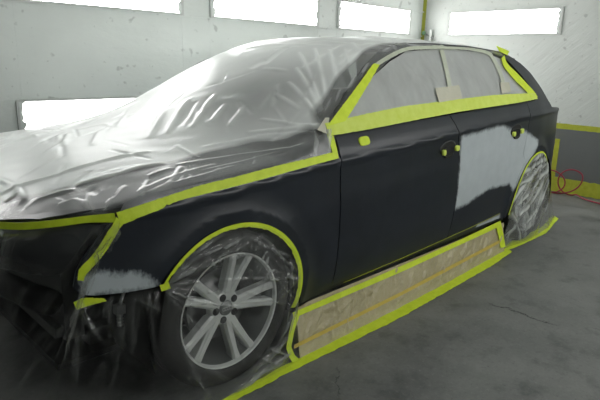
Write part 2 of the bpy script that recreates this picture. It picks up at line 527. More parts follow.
for k, x in enumerate((.04, 1.61, 3.20, -1.54)):  # the last one is added out of view to light the hood front
    wall_light('wall_light', x+.64, YL, 1.63, 1.885, 1.28, 'X', ('upper light panel of the long wall above the filmed hood', 'upper light panel of the long wall behind the windscreen film',
               'upper light panel of the long wall next to the taped corner', 'added unseen light panel on the long wall, brightening the hood front')[k], 'light panels on the long wall')
    if x > 0: wall_light('wall_light', x+.64, YL, .73, .98, 1.28, 'X', ('lower light panel of the long wall, partly hidden behind the filmed hood', 'lower light panel of the long wall hidden behind the cabin',
               'lower light panel of the long wall hidden behind the rear door', 'lower light panel of the long wall ahead of the car nose')[k], 'light panels on the long wall')
for k, x in enumerate((.04, 1.61, 3.20)):
    wall_light('wall_light', x+.64, YN, 1.63, 1.885, 1.28, 'N', ('light panel of the opposite wall across from the hood', 'light panel of the opposite wall across from the cabin',
               'light panel of the opposite wall across from the rear door')[k], 'light panels on the opposite wall')
wall_light('wall_light', XE, .445, 1.63, 1.87, 1.28, 'Y', 'single bright light panel on the end wall above the rear of the car', None)

# grey lower lining of the end wall, with its tapes
dado = struct(MB().box((XE-.008, (YN+YL)/2, .335), (.008, (YL-YN)/2-.01, .335)).build('trim_1', M['dado']))
def flat_tape(name, pts, wdir, w, ndir, mat, label, group=None, th=.002, n=60, jit=.0015, seed=1):
    """tape laid along a polyline; wdir: direction of its width, ndir: out of the surface"""
    P = resample(pts, n); g = np.random.default_rng(seed)
    wd = np.array(wdir, float); nd = np.array(ndir, float)
    a = P-wd*(w/2+g.normal(0, jit, (n, 1))); b = P+wd*(w/2+g.normal(0, jit, (n, 1)))
    return tape_from(name, a+nd*th, b+nd*th, np.tile(nd, (n, 1)), mat, label, group)
def tape_from(name, A, B, N, mat, label, group=None, th=.0015, cat='masking tape', parent=None):
    n = len(A); m = 4
    rows = [A+(B-A)*k/(m-1) for k in range(m)]
    v = np.concatenate(rows+[r-N*th for r in rows]); f = []
    for j in range(m-1):
        for i in range(n-1):
            f.append((j*n+i, j*n+i+1, (j+1)*n+i+1, (j+1)*n+i))
            o = m*n; f.append((o+j*n+i, o+(j+1)*n+i, o+(j+1)*n+i+1, o+j*n+i+1))
    o = m*n
    for i in range(n-1):
        f.append((i, o+i, o+i+1, i+1)); q = (m-1)*n; f.append((q+i, q+i+1, o+q+i+1, o+q+i))
    for j in range(m-1):
        f.append((j*n, (j+1)*n, o+(j+1)*n, o+j*n)); q = n-1
        f.append((q+j*n, o+q+j*n, o+q+(j+1)*n, q+(j+1)*n))
    ob = mesh_obj(name, v, f, mat, parent)
    if parent is None: tag(ob, label, cat, group)
    return ob
G_T = 'yellow-green masking tape strips'
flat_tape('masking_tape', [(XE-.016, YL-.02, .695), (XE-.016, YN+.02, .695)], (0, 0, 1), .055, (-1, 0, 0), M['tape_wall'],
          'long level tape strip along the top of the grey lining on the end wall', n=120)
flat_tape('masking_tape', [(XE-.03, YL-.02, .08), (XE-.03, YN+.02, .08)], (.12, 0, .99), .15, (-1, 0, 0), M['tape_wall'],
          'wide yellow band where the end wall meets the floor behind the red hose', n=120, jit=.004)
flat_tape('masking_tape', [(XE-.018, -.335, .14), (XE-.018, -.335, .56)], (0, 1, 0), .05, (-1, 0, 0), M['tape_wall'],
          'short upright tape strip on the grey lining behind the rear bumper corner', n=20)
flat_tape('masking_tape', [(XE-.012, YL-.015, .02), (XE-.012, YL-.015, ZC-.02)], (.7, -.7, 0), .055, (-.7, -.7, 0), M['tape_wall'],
          'upright tape strip running up the corner between the two light-panelled walls', n=60)
# small air valve by the corner
d = empty('air_valve', (XE-.04, 1.36, 1.60))
MB().tube([(0, -.06, -.06), (0, -.06, .09)], .014, 12).build('pipe', M['white'], d, True)
MB().tube([(0, .03, .05), (0, -.06, .01), (0, -.10, -.02)], .008, 8).build('lever', M['steel'], d, True)
MB().lathe([(0, 0), (.022, 0), (.026, .01), (.022, .03), (0, .03)], 'X', (-.02, .03, .05), 16).build('knob', M['green'], d, True)
MB().box((.025, -.06, .0), (.016, .02, .02)).build('bracket', M['steel'], d)
tag(d, 'small white air valve with green knob beside the taped wall corner', 'valve')

# ------------------------------------------------------------------ the car
car = empty('car', (0, 0, 0))
tag(car, 'dark estate car in sanded paint with grey primer patches, masked for spraying', 'car')

def poly_inside(P, poly):
    x, y = P[:, 0], P[:, 1]; ins = np.zeros(len(P), bool); q = np.array(poly); n = len(q)
    for i in range(n):
        x0, y0 = q[i]; x1, y1 = q[(i+1) % n]
        c = ((y0 > y) != (y1 > y))
        ins ^= c & (x < (x1-x0)*(y-y0)/((y1-y0) if y1 != y0 else 1e-12)+x0)
    return ins
def poly_sdf(P, poly):
    q = np.array(poly, float); d = np.full(len(P), 9.0)
    for i in range(len(q)):
        a = q[i]; b = q[(i+1) % len(q)]; ab = b-a
        t = np.clip(((P-a)@ab)/(ab@ab+1e-12), 0, 1)
        d = np.minimum(d, np.linalg.norm(P-a-t[:, None]*ab, axis=1))
    return np.where(poly_inside(P, q), d, -d)
def cdt_fill(poly, step):
    q = np.array(poly, float); n = len(q); bd = []
    for i in range(n):
        a, b = q[i], q[(i+1) % n]; k = max(1, int(np.linalg.norm(b-a)/step))
        for j in range(k): bd.append(a+(b-a)*j/k)
    bd = np.array(bd); nb = len(bd)
    xs = np.arange(q[:, 0].min()+step/2, q[:, 0].max(), step); ys = np.arange(q[:, 1].min()+step/2, q[:, 1].max(), step)
    g = np.array(np.meshgrid(xs, ys)).reshape(2, -1).T
    g = g[poly_sdf(g, bd) > step*.45]
    allp = [Vector((float(p[0]), float(p[1]))) for p in np.concatenate([bd, g])]
    r = delaunay_2d_cdt(allp, [(i, (i+1) % nb) for i in range(nb)], [], 1, 1e-6)
    V = np.array([(v.x, v.y) for v in r[0]]); F = [tuple(f) for f in r[2]]
    # outline edges
    cnt = {}
    for f in F:
        for a, b in zip(f, f[1:]+f[:1]): cnt[(a, b)] = 1
    be = [(a, b) for (a, b) in cnt if (b, a) not in cnt]
    return V, F, be
primer_polys, scuff_polys = [], []
def side_panel(name, poly, mat, parent=None, step=.025, off=0.0, sgn=-1, flange=.012, fields=False, disp=None):
    V, F, be = cdt_fill(poly, step)
    n = side_n(V[:, 0], V[:, 1], sgn)
    o = off if disp is None else off+disp(V[:, 0], V[:, 1])
    n1 = side_n(V[:, 0], V[:, 1], -1)
    P = np.stack([V[:, 0], -hw(V[:, 0], V[:, 1]), V[:, 1]], 1)+n1*np.asarray(o).reshape(-1, 1)
    if sgn > 0: P = P*np.array([1, -1, 1])
    v = list(P); f = []; nn = list(n)
    for t in F:
        a, b, c = (P[i] for i in t)
        f.append(t if np.dot(np.cross(b-a, c-a), n[t[0]]) > 0 else t[::-1])
    if flange:
        m = {}
        for a, b in be:
            for i in (a, b):
                if i not in m:
                    m[i] = len(v); v += [P[i], P[i]-n[i]*flange]; nn += [np.zeros(3), np.zeros(3)]
            q = (m[a], m[b], m[b]+1, m[a]+1); f.append(q if sgn > 0 else q[::-1])
        ctr = P.mean(0)
        for i, k in m.items():
            e = P[i]-ctr; e -= n[i]*e.dot(n[i]); e /= np.linalg.norm(e)+1e-9; nn[k] = e; nn[k+1] = e
    ob = mesh_obj(name, v, f, mat, parent, True, None if disp is not None else nn)
    if fields:
        vv = np.array(v); q = vv[:, [0, 2]]
        for an, pl in (('primer', primer_polys), ('scuff', scuff_polys)):
            s = np.full(len(q), -.2)
            if sgn < 0:
                for p in pl: s = np.maximum(s, poly_sdf(q, p))
            at = ob.data.attributes.new(an, 'FLOAT', 'POINT'); at.data.foreach_set('value', np.clip(s, -.2, .2).astype(np.float32))
    return ob

def arc(cx, cz, r, a0, a1, n=24):
    return [(cx+r*math.cos(math.radians(a0+(a1-a0)*k/n)), cz+r*math.sin(math.radians(a0+(a1-a0)*k/n))) for k in range(n+1)]
def top_line(f, x0, x1, n=12, dz=0.0): return [(x0+(x1-x0)*k/n, float(f(x0+(x1-x0)*k/n))+dz) for k in range(n+1)]

ARCH = .368; WZ = .325
primer_polys.append(S([(461.5,136),(480,131),(503,125),(510,129),(517,126),(527,131),(539,140),(537,149),(526,166),(513,192),(509,184),(490,189),(478,196),(466,205),(455,209)]))
primer_polys.append(S([(477,224),(500,214),(500,220),(474,231)]))
primer_polys.append(S([(80,278),(96,270),(118,272),(138,272),(150,277),(160,285),(150,289),(84,298)]))
scuff_polys += [S([(199,206),(207,201),(211,203),(204,210)]), S([(219,205),(226,205),(226,210),(220,211)]), S([(145,232),(149,230),(150,236),(146,238)]),
                S([(171,247),(175,246),(175,250),(171,251)]), S([(336,163),(344,162),(343,168),(337,168)])]
Z_D = .262     # door bottom
shut2 = [(1.565,1.017),(1.60,.955),(1.64,.80),(1.655,.68),(1.652,.50),(1.648,Z_D)]
e = .0035
POLY = dict(
    fender=[(-.575,.625),(-.555,.66),(-.50,.728),(-.44,.79),(-.41,.83)]+top_line(fZT, -.35, .585, 12, .055)+[(.592,.87),(.597,.70),(.601,.44),(.606,.235),(.372,.222)]
           + arc(0, WZ, ARCH, -14, 147, 34)+[(-.42,.522),(-.525,.533),(-.570,.546),(-.587,.575)],
    front_door=[(.606+e,Z_D),(.601+e*2,.44),(.597+e*2,.70),(.592+e*2,.87),(.60,.972)]+top_line(fZB, .66, 1.56, 10)+[(x-e, z) for x, z in shut2],
    rear_door=[(x+e, z) for x, z in shut2[::-1]]+top_line(fZB, 1.62, 2.60, 10)+[(2.585,.85),(2.54,.70)]+arc(2.81, WZ, .405, 127, 187, 14)+[(2.40,Z_D)],
    quarter_panel=[(2.604,1.054),(2.588,.85),(2.543,.70)]+arc(2.81, WZ, .402, 127, 190, 14)+arc(2.81, WZ, ARCH, 190, 42, 34)+[(3.12,.545),(3.3,.53),(3.5,.52),(3.68,.55),(3.72,.75),(3.70,.92),
        (3.5,.97),(3.3,.985),(3.13,.995),(3.02,1.14),(2.91,1.25),(2.80,1.315),(2.65,1.372),(2.57,1.352),(2.70,1.235),(2.80,1.11),(2.822,1.065),(2.7,1.056)],
    sill=[(.378,.225),(1.4,.225),(2.415,.235),(2.41,Z_D-.006),(1.5,Z_D-.006),(.61,Z_D-.006),(.37,.232)],
)
WT = [(.70,.995),(.77,1.06),(.90,1.145),(1.05,1.235),(1.22,1.305),(1.42,1.352),(1.75,1.375),(2.15,1.365),(2.42,1.325),(2.57,1.25),(2.72,1.13),(2.80,1.065)]
fWT = pch([p[0] for p in WT], [p[1] for p in WT])
AO = [(.56,1.0),(.66,1.085),(.80,1.17),(.98,1.27),(1.17,1.35),(1.38,1.40),(1.75,1.415),(2.15,1.412),(2.45,1.396),(2.65,1.382)]
SIDES = {}
for sgn in (-1, 1):
    st = .016 if sgn < 0 else .05
    for nm in ('fender', 'front_door', 'rear_door', 'quarter_panel'):
        SIDES[nm, sgn] = side_panel(nm, POLY[nm], M['paint'], car, st, sgn=sgn, fields=True)
    side_panel('sill', POLY['sill'], M['primer_free'], car, .04, off=-.006, sgn=sgn)
    side_panel('roof_side_frame', AO+[(2.57,1.352)]+[p for p in WT[::-1] if p[0] < 2.57], M['primer_free'], car, .04, sgn=sgn)
    side_panel('scuttle_panel', [(.42,.905),(.588,.922),(.600,.974),(.77,.983),(.745,1.025),(.70,.997),(.56,1.003),(.48,.968)], M['primer_free'], car, .03, off=-.004, sgn=sgn)
    # glass in three panes, black pillars between them
    def pane(x0b, x1b, x0t, x1t):
        lo = top_line(fZB, x0b, x1b, 8, .012); up = [(x0t+(x1t-x0t)*k/8, float(fWT(x0t+(x1t-x0t)*k/8))-.012) for k in range(9)]
        return lo+up[::-1]
    for a in ((.76, 1.60, .78, 1.66), (1.70, 2.36, 1.76, 2.30), (2.44, 2.76, 2.38, 2.70)):
        side_panel('side_window', pane(*a), M['glass'], car, .08, off=-.008, sgn=sgn, flange=.004)
    for a in ((1.605, 1.695, 1.665, 1.755), (2.365, 2.435, 2.305, 2.375)):
        side_panel('pillar_trim', pane(*a), M['black'], car, .04, off=-.006, sgn=sgn, flange=.02)
    side_panel('inner_side', [(.40,.24),(.40,.93),(3.0,1.02),(3.6,.9),(3.6,.55),(3.19,.5)]+arc(2.81, WZ, .42, 30, 200, 16)+[(2.35,.24)], M['void'], car, .1, off=-.05, sgn=sgn, flange=0)
    side_panel('inner_side', [(-.52,.58),(-.40,.78),(.40,.88),(.40,.24)]+arc(0, WZ, .42, -12, 150, 16), M['void'], car, .08, off=-.05, sgn=sgn, flange=0)
    # wheel-arch liners
    for cx in (0, 2.81):
        m = MB(); a = np.radians(np.linspace(-20, 200, 24))
        for t in a:
            for yy in (.895, .60): m.v.append((cx+.375*math.cos(t), sgn*yy, WZ+.375*math.sin(t)))
        for k in range(23): m.f.append((2*k, 2*k+1, 2*k+3, 2*k+2))
        b0 = len(m.v); m.v.append((cx, sgn*.60, WZ-.1))
        for k in range(23): m.f.append((2*k+1, b0, 2*k+3))
        m.build('wheel_arch_liner', M['void'], car, True)

# hood, windscreen and roof: one height over plan
fHC = pch([-.85,-.76,-.7,-.58,-.45,-.27,0,.2,.45,.8], [.68,.722,.765,.822,.862,.905,.942,.962,.985,1.0])
fHD = pch([-.8,-.6,-.45,0,.5], [.012,.03,.045,.072,.08])
fRC = pch([.85,1.05,1.3,1.8,2.3,2.8,3.1,3.3], [1.345,1.388,1.418,1.440,1.436,1.398,1.345,1.29])
def sideinv(x, y):
    lo = fZT(x)-.01; hi = np.full_like(lo, 1.55); a = np.abs(y)
    for _ in range(26):
        mid = (lo+hi)/2; g = hw(x, mid) > a
        lo = np.where(g, mid, lo); hi = np.where(g, hi, mid)
    return lo
def top(x, y, k1=.006, k2=.03):
    x = np.asarray(x, float); y = np.asarray(y, float); a = np.abs(y)
    hood = fHC(x)-fHD(x)*(a/.84)**2.4
    ws = 1.0+.47*(x-(.22+.45*a*a))-.05*np.maximum(x-.9, 0)
    roof = fRC(x)-.045*(a/.62)**2.6
    return smin(smin(smax(hood, ws, k1), roof, .06), sideinv(x, y), k2)
HE = [(.80,-.50),(.75,-.58),(.70,-.63),(.54,-.70),(.3,-.74),(0,-.76)]     # hood front edge (|y|, x)
def top_patch(name, poly, mat, step, off=0.0, flange=.01):
    V, F, be = cdt_fill(poly, step)
    z = top(V[:, 0], V[:, 1]); e_ = .004
    nx = -(top(V[:, 0]+e_, V[:, 1])-top(V[:, 0]-e_, V[:, 1]))/(2*e_); ny = -(top(V[:, 0], V[:, 1]+e_)-top(V[:, 0], V[:, 1]-e_))/(2*e_)
    N = np.stack([nx, ny, np.ones_like(nx)], 1); N /= np.linalg.norm(N, axis=1, keepdims=True)
    P = np.stack([V[:, 0], V[:, 1], z], 1)+N*off
    v = list(P); f = [t if np.cross(P[t[1]]-P[t[0]], P[t[2]]-P[t[0]])[2] > 0 else t[::-1] for t in F]
    nn = list(N); m = {}
    for a, b in be:
        for i in (a, b):
            if i not in m:
                m[i] = len(v); v += [P[i], P[i]-N[i]*flange]
                c = P[i]-P.mean(0); c[2] = 0; c /= np.linalg.norm(c)+1e-9; nn += [c, c]
        f.append((m[a], m[a]+1, m[b]+1, m[b]))
    return mesh_obj(name, v, f, mat, car, True, nn)
xs = np.linspace(-.40, .52, 14)
edge = [(float(x), float(hw(x, fZT(x)+.062))) for x in xs]
front = [(x, y) for y, x in HE]
cowl = [(.20+.45*y*y, y) for y in np.linspace(.70, 0, 8)]
half = front[::-1]+[(-.44,.835)]+edge+cowl            # y >= 0 half, from the nose centre round to the cowl centre
full = half+[(x, -y) for x, y in half[::-1][1:-1]]
top_patch('hood', full, M['primer_free'], .03)
ao = [(x, float(hw(x, z))) for x, z in AO]
wsl = [(.215+.45*y*y, y) for y in np.linspace(0, .70, 8)]; wsu = [(1.02+.22*(y/.62)**2, y) for y in np.linspace(.60, 0, 6)]
half = wsl+[p for p in ao if .52 < p[0] < 1.2]+wsu
top_patch('windscreen', half+[(x, -y) for x, y in half[::-1][1:-1]], M['glass_ws'], .05, -.004)
half = [(1.025+.22*(y/.62)**2, y) for y in np.linspace(0, .60, 6)]+[p for p in ao if 1.3 < p[0] < 2.62]+[(2.78,.66),(2.9,.5),(2.96,.25),(2.98,0)]
top_patch('roof', half+[(x, -y) for x, y in half[::-1][1:-1]], M['primer_free'], .05)
# tail: tailgate lofted between the two rear corners
tl = [(2.65,1.372,2.98),(2.80,1.315,3.14),(2.91,1.25,3.22),(3.02,1.14,3.38),(3.13,.995,3.58),(3.5,.97,3.66),(3.70,.92,3.74),(3.72,.75,3.80),(3.68,.55,3.80)]
m = MB(); nt_ = 17
for (x, z, xc) in tl:
    w = float(hw(x, z))
    for k in range(nt_):
        t = -1+2*k/(nt_-1); m.v.append((x+(xc-x)*(1-abs(t)**2.2), w*t, z+.03*(1-t*t)*(z > 1.2)))
for j in range(len(tl)-1):
    for k in range(nt_-1): m.f.append((j*nt_+k, j*nt_+k+1, (j+1)*nt_+k+1, (j+1)*nt_+k))
auto_smooth(m.build('tailgate', M['primer_free'], car), 50)
m = MB()
for zz, o_ in ((.52, 0), (.40, .03), (.30, 0)):
    for k in range(nt_):
        t = -1+2*k/(nt_-1); m.v.append((3.30+.42*(1-abs(t)**2.4)+o_, .70*t, zz))
for j in range(2):
    for k in range(nt_-1): m.f.append((j*nt_+k, j*nt_+k+1, (j+1)*nt_+k+1, (j+1)*nt_+k))
m.build('rear_bumper_beam', M['void'], car, True)
# underside, bulkhead, front carrier
MB().box((1.55, 0, .25), (2.0, .58, .03)).build('underbody', M['void'], car)
MB().box((1.40, 0, .25), (.98, .80, .025)).build('floor_pan', M['void'], car)
MB().box((-.08, 0, .185), (.50, .60, .012)).build('added_light_shield', M['void'], car)  # unseen tray added to keep light off the floor under the nose
MB().box((.42, 0, .56), (.03, .78, .30)).build('bulkhead', M['void'], car)
MB().box((-.28, 0, .47), (.20, .52, .20)).build('engine_block', M['void'], car)
auto_smooth(MB().box((-.50, 0, .50), (.035, .58, .23)).box((-.535, 0, .70), (.03, .62, .02)).box((-.535, 0, .30), (.03, .56, .02)).build('radiator', M['black'], car))
m = MB()
for y in np.linspace(-.66, .66, 12): pass
m.tube([(-.60-.10*(1-(y/.66)**2), y, .47) for y in np.linspace(-.66, .66, 15)], .045, 10).build('bumper_beam', M['void'], car, True)
# headlights under the film
for sgn in (-1, 1):
    up = smooth_line([(-.47,.805,.755),(-.55,.765,.765),(-.62,.70,.752),(-.69,.54,.722),(-.72,.40,.70)], 14)
    lo = smooth_line([(-.575,.775,.63),(-.61,.745,.60),(-.67,.66,.595),(-.73,.52,.60),(-.75,.42,.61)], 14)
    m = MB()
    for i in range(14):
        for k in range(7):
            t = k/6; p = up[i]+(lo[i]-up[i])*t; b_ = .03*math.sin(math.pi*t)
            m.v.append((p[0]-b_, sgn*(p[1]+b_*.5), p[2]))
    for i in range(13):
        for k in range(6):
            q = (i*7+k, i*7+k+1, (i+1)*7+k+1, (i+1)*7+k); m.f.append(q if sgn < 0 else q[::-1])
    h = m.build('headlight', M['lens'], car, True)
    for c in ((-.60, .655, .675), (-.655, .53, .665)):
        MB().lathe([(0, .02), (.03, .018), (.052, 0), (.056, -.02), (.05, -.03)], 'X', (c[0]-.02, sgn*c[1], c[2]), 20).build('projector', M['steel'], h, True)
    # washer tube hanging below the wing corner
    b_ = MB().box((-.405, sgn*.752, .418), (.017, .015, .017)).build('washer_bracket', M['steel'], car)
    MB().tube([(-.405, sgn*.752, .40), (-.405, sgn*.75, .35)], .009, 10).build('threaded_stub', M['steel'], b_, True)
    for k in range(4): MB().lathe([(.009, -.004), (.0125, 0), (.009, .004)], 'Z', (-.405, sgn*.751, .392-.012*k), 12).build('thread_ring', M['steel'], b_, True)
    MB().tube([(-.405, sgn*.752, .43), (-.39, sgn*.77, .49), (-.38, sgn*.79, .54)], .006, 8).build('stay_wire', M['steel'], b_, True)
# seats and dashboard seen through the glass
for (x, y) in ((1.30, -.36), (1.30, .36)):
    s = MB()
    s.box((x-.1, y, .52), (.26, .25, .09))
    s = auto_smooth(s.build('front_seat', M['seat'], car))
    bt = MB().box((x+.24, y, .84), (.06, .23, .30), Matrix.Rotation(.22, 3, 'Y')).build('seat_back', M['seat'], s)
    hr = MB().box((x+.33, y, 1.19), (.045, .12, .075), Matrix.Rotation(.2, 3, 'Y')).build('headrest', M['seat'], s)
    for q in (bt, hr):
        md = q.modifiers.new('bevel', 'BEVEL'); md.width = .04; md.segments = 3
q = MB().box((2.38, 0, .76), (.07, .66, .30), Matrix.Rotation(.25, 3, 'Y')).build('rear_seat', M['seat'], car)
md = q.modifiers.new('bevel', 'BEVEL'); md.width = .05; md.segments = 3
q = MB().box((.66, 0, .86), (.18, .70, .08)).build('dashboard', M['seat'], car)
md = q.modifiers.new('bevel', 'BEVEL'); md.width = .04; md.segments = 3

# wheels
def wheel(cx, sgn, detail=True):
    yo = .888
    def Y(t): return sgn*(yo-t)
    tyre = MB()
    pr = [(.236,.012),(.242,.003),(.262,-.004),(.290,-.003),(.308,.008),(.319,.022),(.3225,.034),(.3245,.050)]
    for g in (.075, .112, .149):                     # tread grooves
        pr += [(.325, g-.006), (.317, g-.005), (.317, g+.005), (.325, g+.006)]
    pr += [(.3245,.178),(.3225,.192),(.319,.204),(.308,.218),(.290,.228),(.262,.228),(.236,.212)]
    tyre.lathe([(r, sgn*(yo-t)) for r, t in pr], 'Y', (cx, 0, WZ), 96)
    ty = auto_smooth(tyre.build('tyre', M['rubber'], car), 40)
    m = MB().lathe([(.228,Y(.022)),(.233,Y(.006)),(.2385,Y(.004)),(.240,Y(.012)),(.238,Y(.03)),(.222,Y(.05)),(.214,Y(.09)),(.214,Y(.21)),(.225,Y(.215))], 'Y', (cx, 0, WZ), 96)
    rim = auto_smooth(m.build('wheel_rim', M['alloy'], car), 50)
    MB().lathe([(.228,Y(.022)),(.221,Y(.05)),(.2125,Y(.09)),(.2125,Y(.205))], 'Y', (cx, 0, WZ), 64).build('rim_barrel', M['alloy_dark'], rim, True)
    # ten arms in five splayed pairs
    for k in range(5):
        for s in (-1, 1):
            a0 = math.radians(72*k+1); st = []
            for t in np.linspace(0, 1, 7):
                r = .040+t*.188
                ang = a0+s*math.radians(9.6+.6*t)
                w = .020-.0045*t+.004*(t > .9); d = .040-.030*t**1.3
                st.append((r, ang, w, d))
            mm = MB()
            for (r, ang, w, d) in st:
                c = np.array([cx+r*math.cos(ang), 0, WZ+r*math.sin(ang)]); tn = np.array([-math.sin(ang), 0, math.cos(ang)])
                for (tw, dd) in ((-1, .050), (-1, .012), (-.55, .001), (.55, .001), (1, .012), (1, .050)):
                    p = c+tn*w*tw; mm.v.append((p[0], Y(d+dd*.9+.004), p[2]))
            for i in range(6):
                for j in range(5):
                    q = (i*6+j, i*6+j+1, (i+1)*6+j+1, (i+1)*6+j); mm.f.append(q if sgn > 0 else q[::-1])
            auto_smooth(mm.build('spoke', M['alloy'], rim), 30)
    MB().lathe([(.072,Y(.10)),(.072,Y(.052)),(.066,Y(.046)),(.036,Y(.044)),(.033,Y(.047)),(0,Y(.047))], 'Y', (cx, 0, WZ), 40).build('hub', M['alloy'], rim, True)
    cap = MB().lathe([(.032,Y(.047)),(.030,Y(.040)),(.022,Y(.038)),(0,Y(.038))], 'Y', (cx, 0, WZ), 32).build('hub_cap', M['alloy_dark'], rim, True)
    # the four linked rings on the cap
    lk = MB()
    for j in range(4):
        xx = -.0165+.011*j
        lk.lathe([(.0068,Y(.0378)),(.0080,Y(.0368)),(.0068,Y(.0358)),(.0056,Y(.0368))], 'Y', (cx+xx*(1 if sgn < 0 else -1), 0, WZ), 20, closed=True)
    lk.build('ring_emblem', M['alloy'], rim, True)
    for j in range(5):
        a = math.radians(72*j+37)
        c = (cx+.050*math.cos(a), 0, WZ+.050*math.sin(a))
        MB().lathe([(.0155,Y(.045)),(.0155,Y(.0425)),(0,Y(.0425))], 'Y', c, 20).lathe([(.0085,Y(.0425)),(.0085,Y(.0405)),(0,Y(.0405))], 'Y', c, 6).build('wheel_bolt', M['black'], rim, False)  # filled black disc stands for the shaded recess round each bolt
    MB().lathe([(.150,Y(.10)),(.150,Y(.125)),(0,Y(.125))], 'Y', (cx, 0, WZ), 48).lathe([(.150,Y(.10)),(.085,Y(.10)),(.08,Y(.08)),(0,Y(.08))], 'Y', (cx, 0, WZ), 48).build('brake_disc', M['disc'], rim, True)
    MB().box((cx+.135, Y(.11), WZ+.03), (.035, .03, .075)).build('brake_caliper', M['black'], rim)
for cx in (0.0, 2.81):
    for sgn in (-1, 1): wheel(cx, sgn)

# door handle recesses
def oval_patch(name, cx, cz, rx, rz, mat, parent, off=.002, tilt=0, n=28, power=2.0, dish=0.0, th=.002):
    """a small oval pressed on the car's side"""
    m = MB(); c, s = math.cos(tilt), math.sin(tilt)
    rings = [0, .5, .85, 1.0]
    pts = []
    for r in rings[1:]:
        for k in range(n):
            a = 2*math.pi*k/n
            u = rx*r*math.copysign(abs(math.cos(a))**(2/power), math.cos(a)); w = rz*r*math.copysign(abs(math.sin(a))**(2/power), math.sin(a))
            pts.append((cx+u*c-w*s, cz+u*s+w*c, off-dish*(1-r*r)))
    pts = np.array([(cx, cz, off-dish)]+pts)
    P = side3(pts[:, 0], pts[:, 1], 0)+side_n(pts[:, 0], pts[:, 1])*pts[:, 2:3]
    back = side3(pts[1+2*n:, 0], pts[1+2*n:, 1], -.0)+side_n(pts[1+2*n:, 0], pts[1+2*n:, 1])*(off-th-.002)
    m.v = list(P)+list(back)
    for k in range(n):
        k2 = (k+1) % n
        m.f.append((0, 1+k, 1+k2))
        for j in range(2): m.f.append((1+j*n+k, 1+(j+1)*n+k, 1+(j+1)*n+k2, 1+j*n+k2))
        m.f.append((1+2*n+k, 1+3*n+k, 1+3*n+k2, 1+2*n+k2))
    return mesh_obj(name, m.v, m.f, mat, parent, True)
for key, px in (('front_door', (447.5, 150)), ('rear_door', (516, 132))):
    (hx, hz), = S([px]); dr = SIDES[key, -1]
    oval_patch('handle_recess', hx, hz+.012, .085, .040, M['black'], dr, .003, .08)
    oval_patch('handle_bracket', hx-.005, hz-.004, .050, .024, M['void'], dr, .012, .08, power=3, th=.008)
    oval_patch('lock_cover', hx+.01, hz-.030, .045, .016, M['black'], dr, .009, .08, th=.006)

# ------------------------------------------------------------------ masking film, paper and tape
def ray_plane(px, py, p0, n):
    d = _f+_R*(px-300)/FPX-_U*(py-200)/FPX; n = np.array(n, float)
    return CAM+d*(np.dot(np.array(p0)-CAM, n)/np.dot(d, n))
def onY(pts, y): return [tuple(ray_plane(a, b, (0, y, 0), (0, 1, 0))[[0, 2]]) for a, b in pts]
def grid_obj(name, P, mat, parent=None, flip=False, crease=None):
    m, n = P.shape[:2]; idx = np.arange(m*n).reshape(m, n)
    q = np.stack([idx[:-1, :-1], idx[1:, :-1], idx[1:, 1:], idx[:-1, 1:]], -1).reshape(-1, 4)
    if flip: q = q[:, ::-1]
    o = mesh_obj(name, P.reshape(-1, 3), q, mat, parent, True)
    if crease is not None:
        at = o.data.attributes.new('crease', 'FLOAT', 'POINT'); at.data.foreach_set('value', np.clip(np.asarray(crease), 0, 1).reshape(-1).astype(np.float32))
    return o
def grid_normals(P):
    du = np.gradient(P, axis=0); dv = np.gradient(P, axis=1); n = np.cross(du, dv)
    return n/(np.linalg.norm(n, axis=-1, keepdims=True)+1e-12)

# --- big sheet over hood, windscreen and roof
FB = S([(331,133),(350,110),(370,80),(385,64),(400,53),(420,48),(440,47),(485,51),(503,58)])
xb = [-.9,-.6,-.45,-.15,.08,.35,.555]; zb_ = [float(fZT(x))+.014 for x in xb]
xb += [.60]+[p[0] for p in FB[1:]]; zb_ += [.985]+[p[1] for p in FB[1:]]
xb += [2.9]; zb_ += [1.33]
fZF = pch(xb, zb_)
fXF = pch([0,.35,.62,.80,.88,.93,.97,1.0], [-.775,-.755,-.715,-.645,-.59,-.55,-.50,-.45])
NU, NT = 520, 250
u = np.linspace(0, 1, NU)[:, None]; tt = np.linspace(-1, 1, NT)
tt = np.sign(tt)*(1-(1-np.abs(tt))**1.25); tt = tt[None, :]
XR = 2.56
X = fXF(np.abs(tt))+u*(XR-fXF(np.abs(tt)))
Yb = np.where(tt < 0, hw(X, fZF(X)), hw(X, np.minimum(fZF(X), fZB(X)-.03))); Y = tt*Yb
def film_top(x, y): return top(x, y, .10, .03)
Z = film_top(X, Y)
Z = Z-np.interp(np.abs(Y), [.45, .66, .80, .88], [.004, .013, .022, .012])*np.clip(1-u/.022, 0, 1)
P = np.stack([X, Y, Z], -1)
def on_film(pts):
    """survey points carried to the film over the hood: (x, y)"""
    out = []
    for px, py in pts:
        d = _f+_R*(px-300)/FPX-_U*(py-200)/FPX
        t = np.linspace(1.2, 5.0, 1200); q = CAM+d*t[:, None]
        ok = np.abs(q[:, 1]) < hw(q[:, 0], fZF(q[:, 0]))
        g = np.where(ok, q[:, 2]-film_top(q[:, 0], np.where(ok, q[:, 1], 0)), 1)
        i = int(np.argmax(g < 0)) if (g < 0).any() else int(np.argmin(np.abs(g)))
        out.append((q[i, 0], q[i, 1]))
    return out
segs = []
def add_line(px, amp, w):
    q = on_film(px)
    for a, b in zip(q, q[1:]): segs.append((a[0], a[1], b[0], b[1], amp, w))
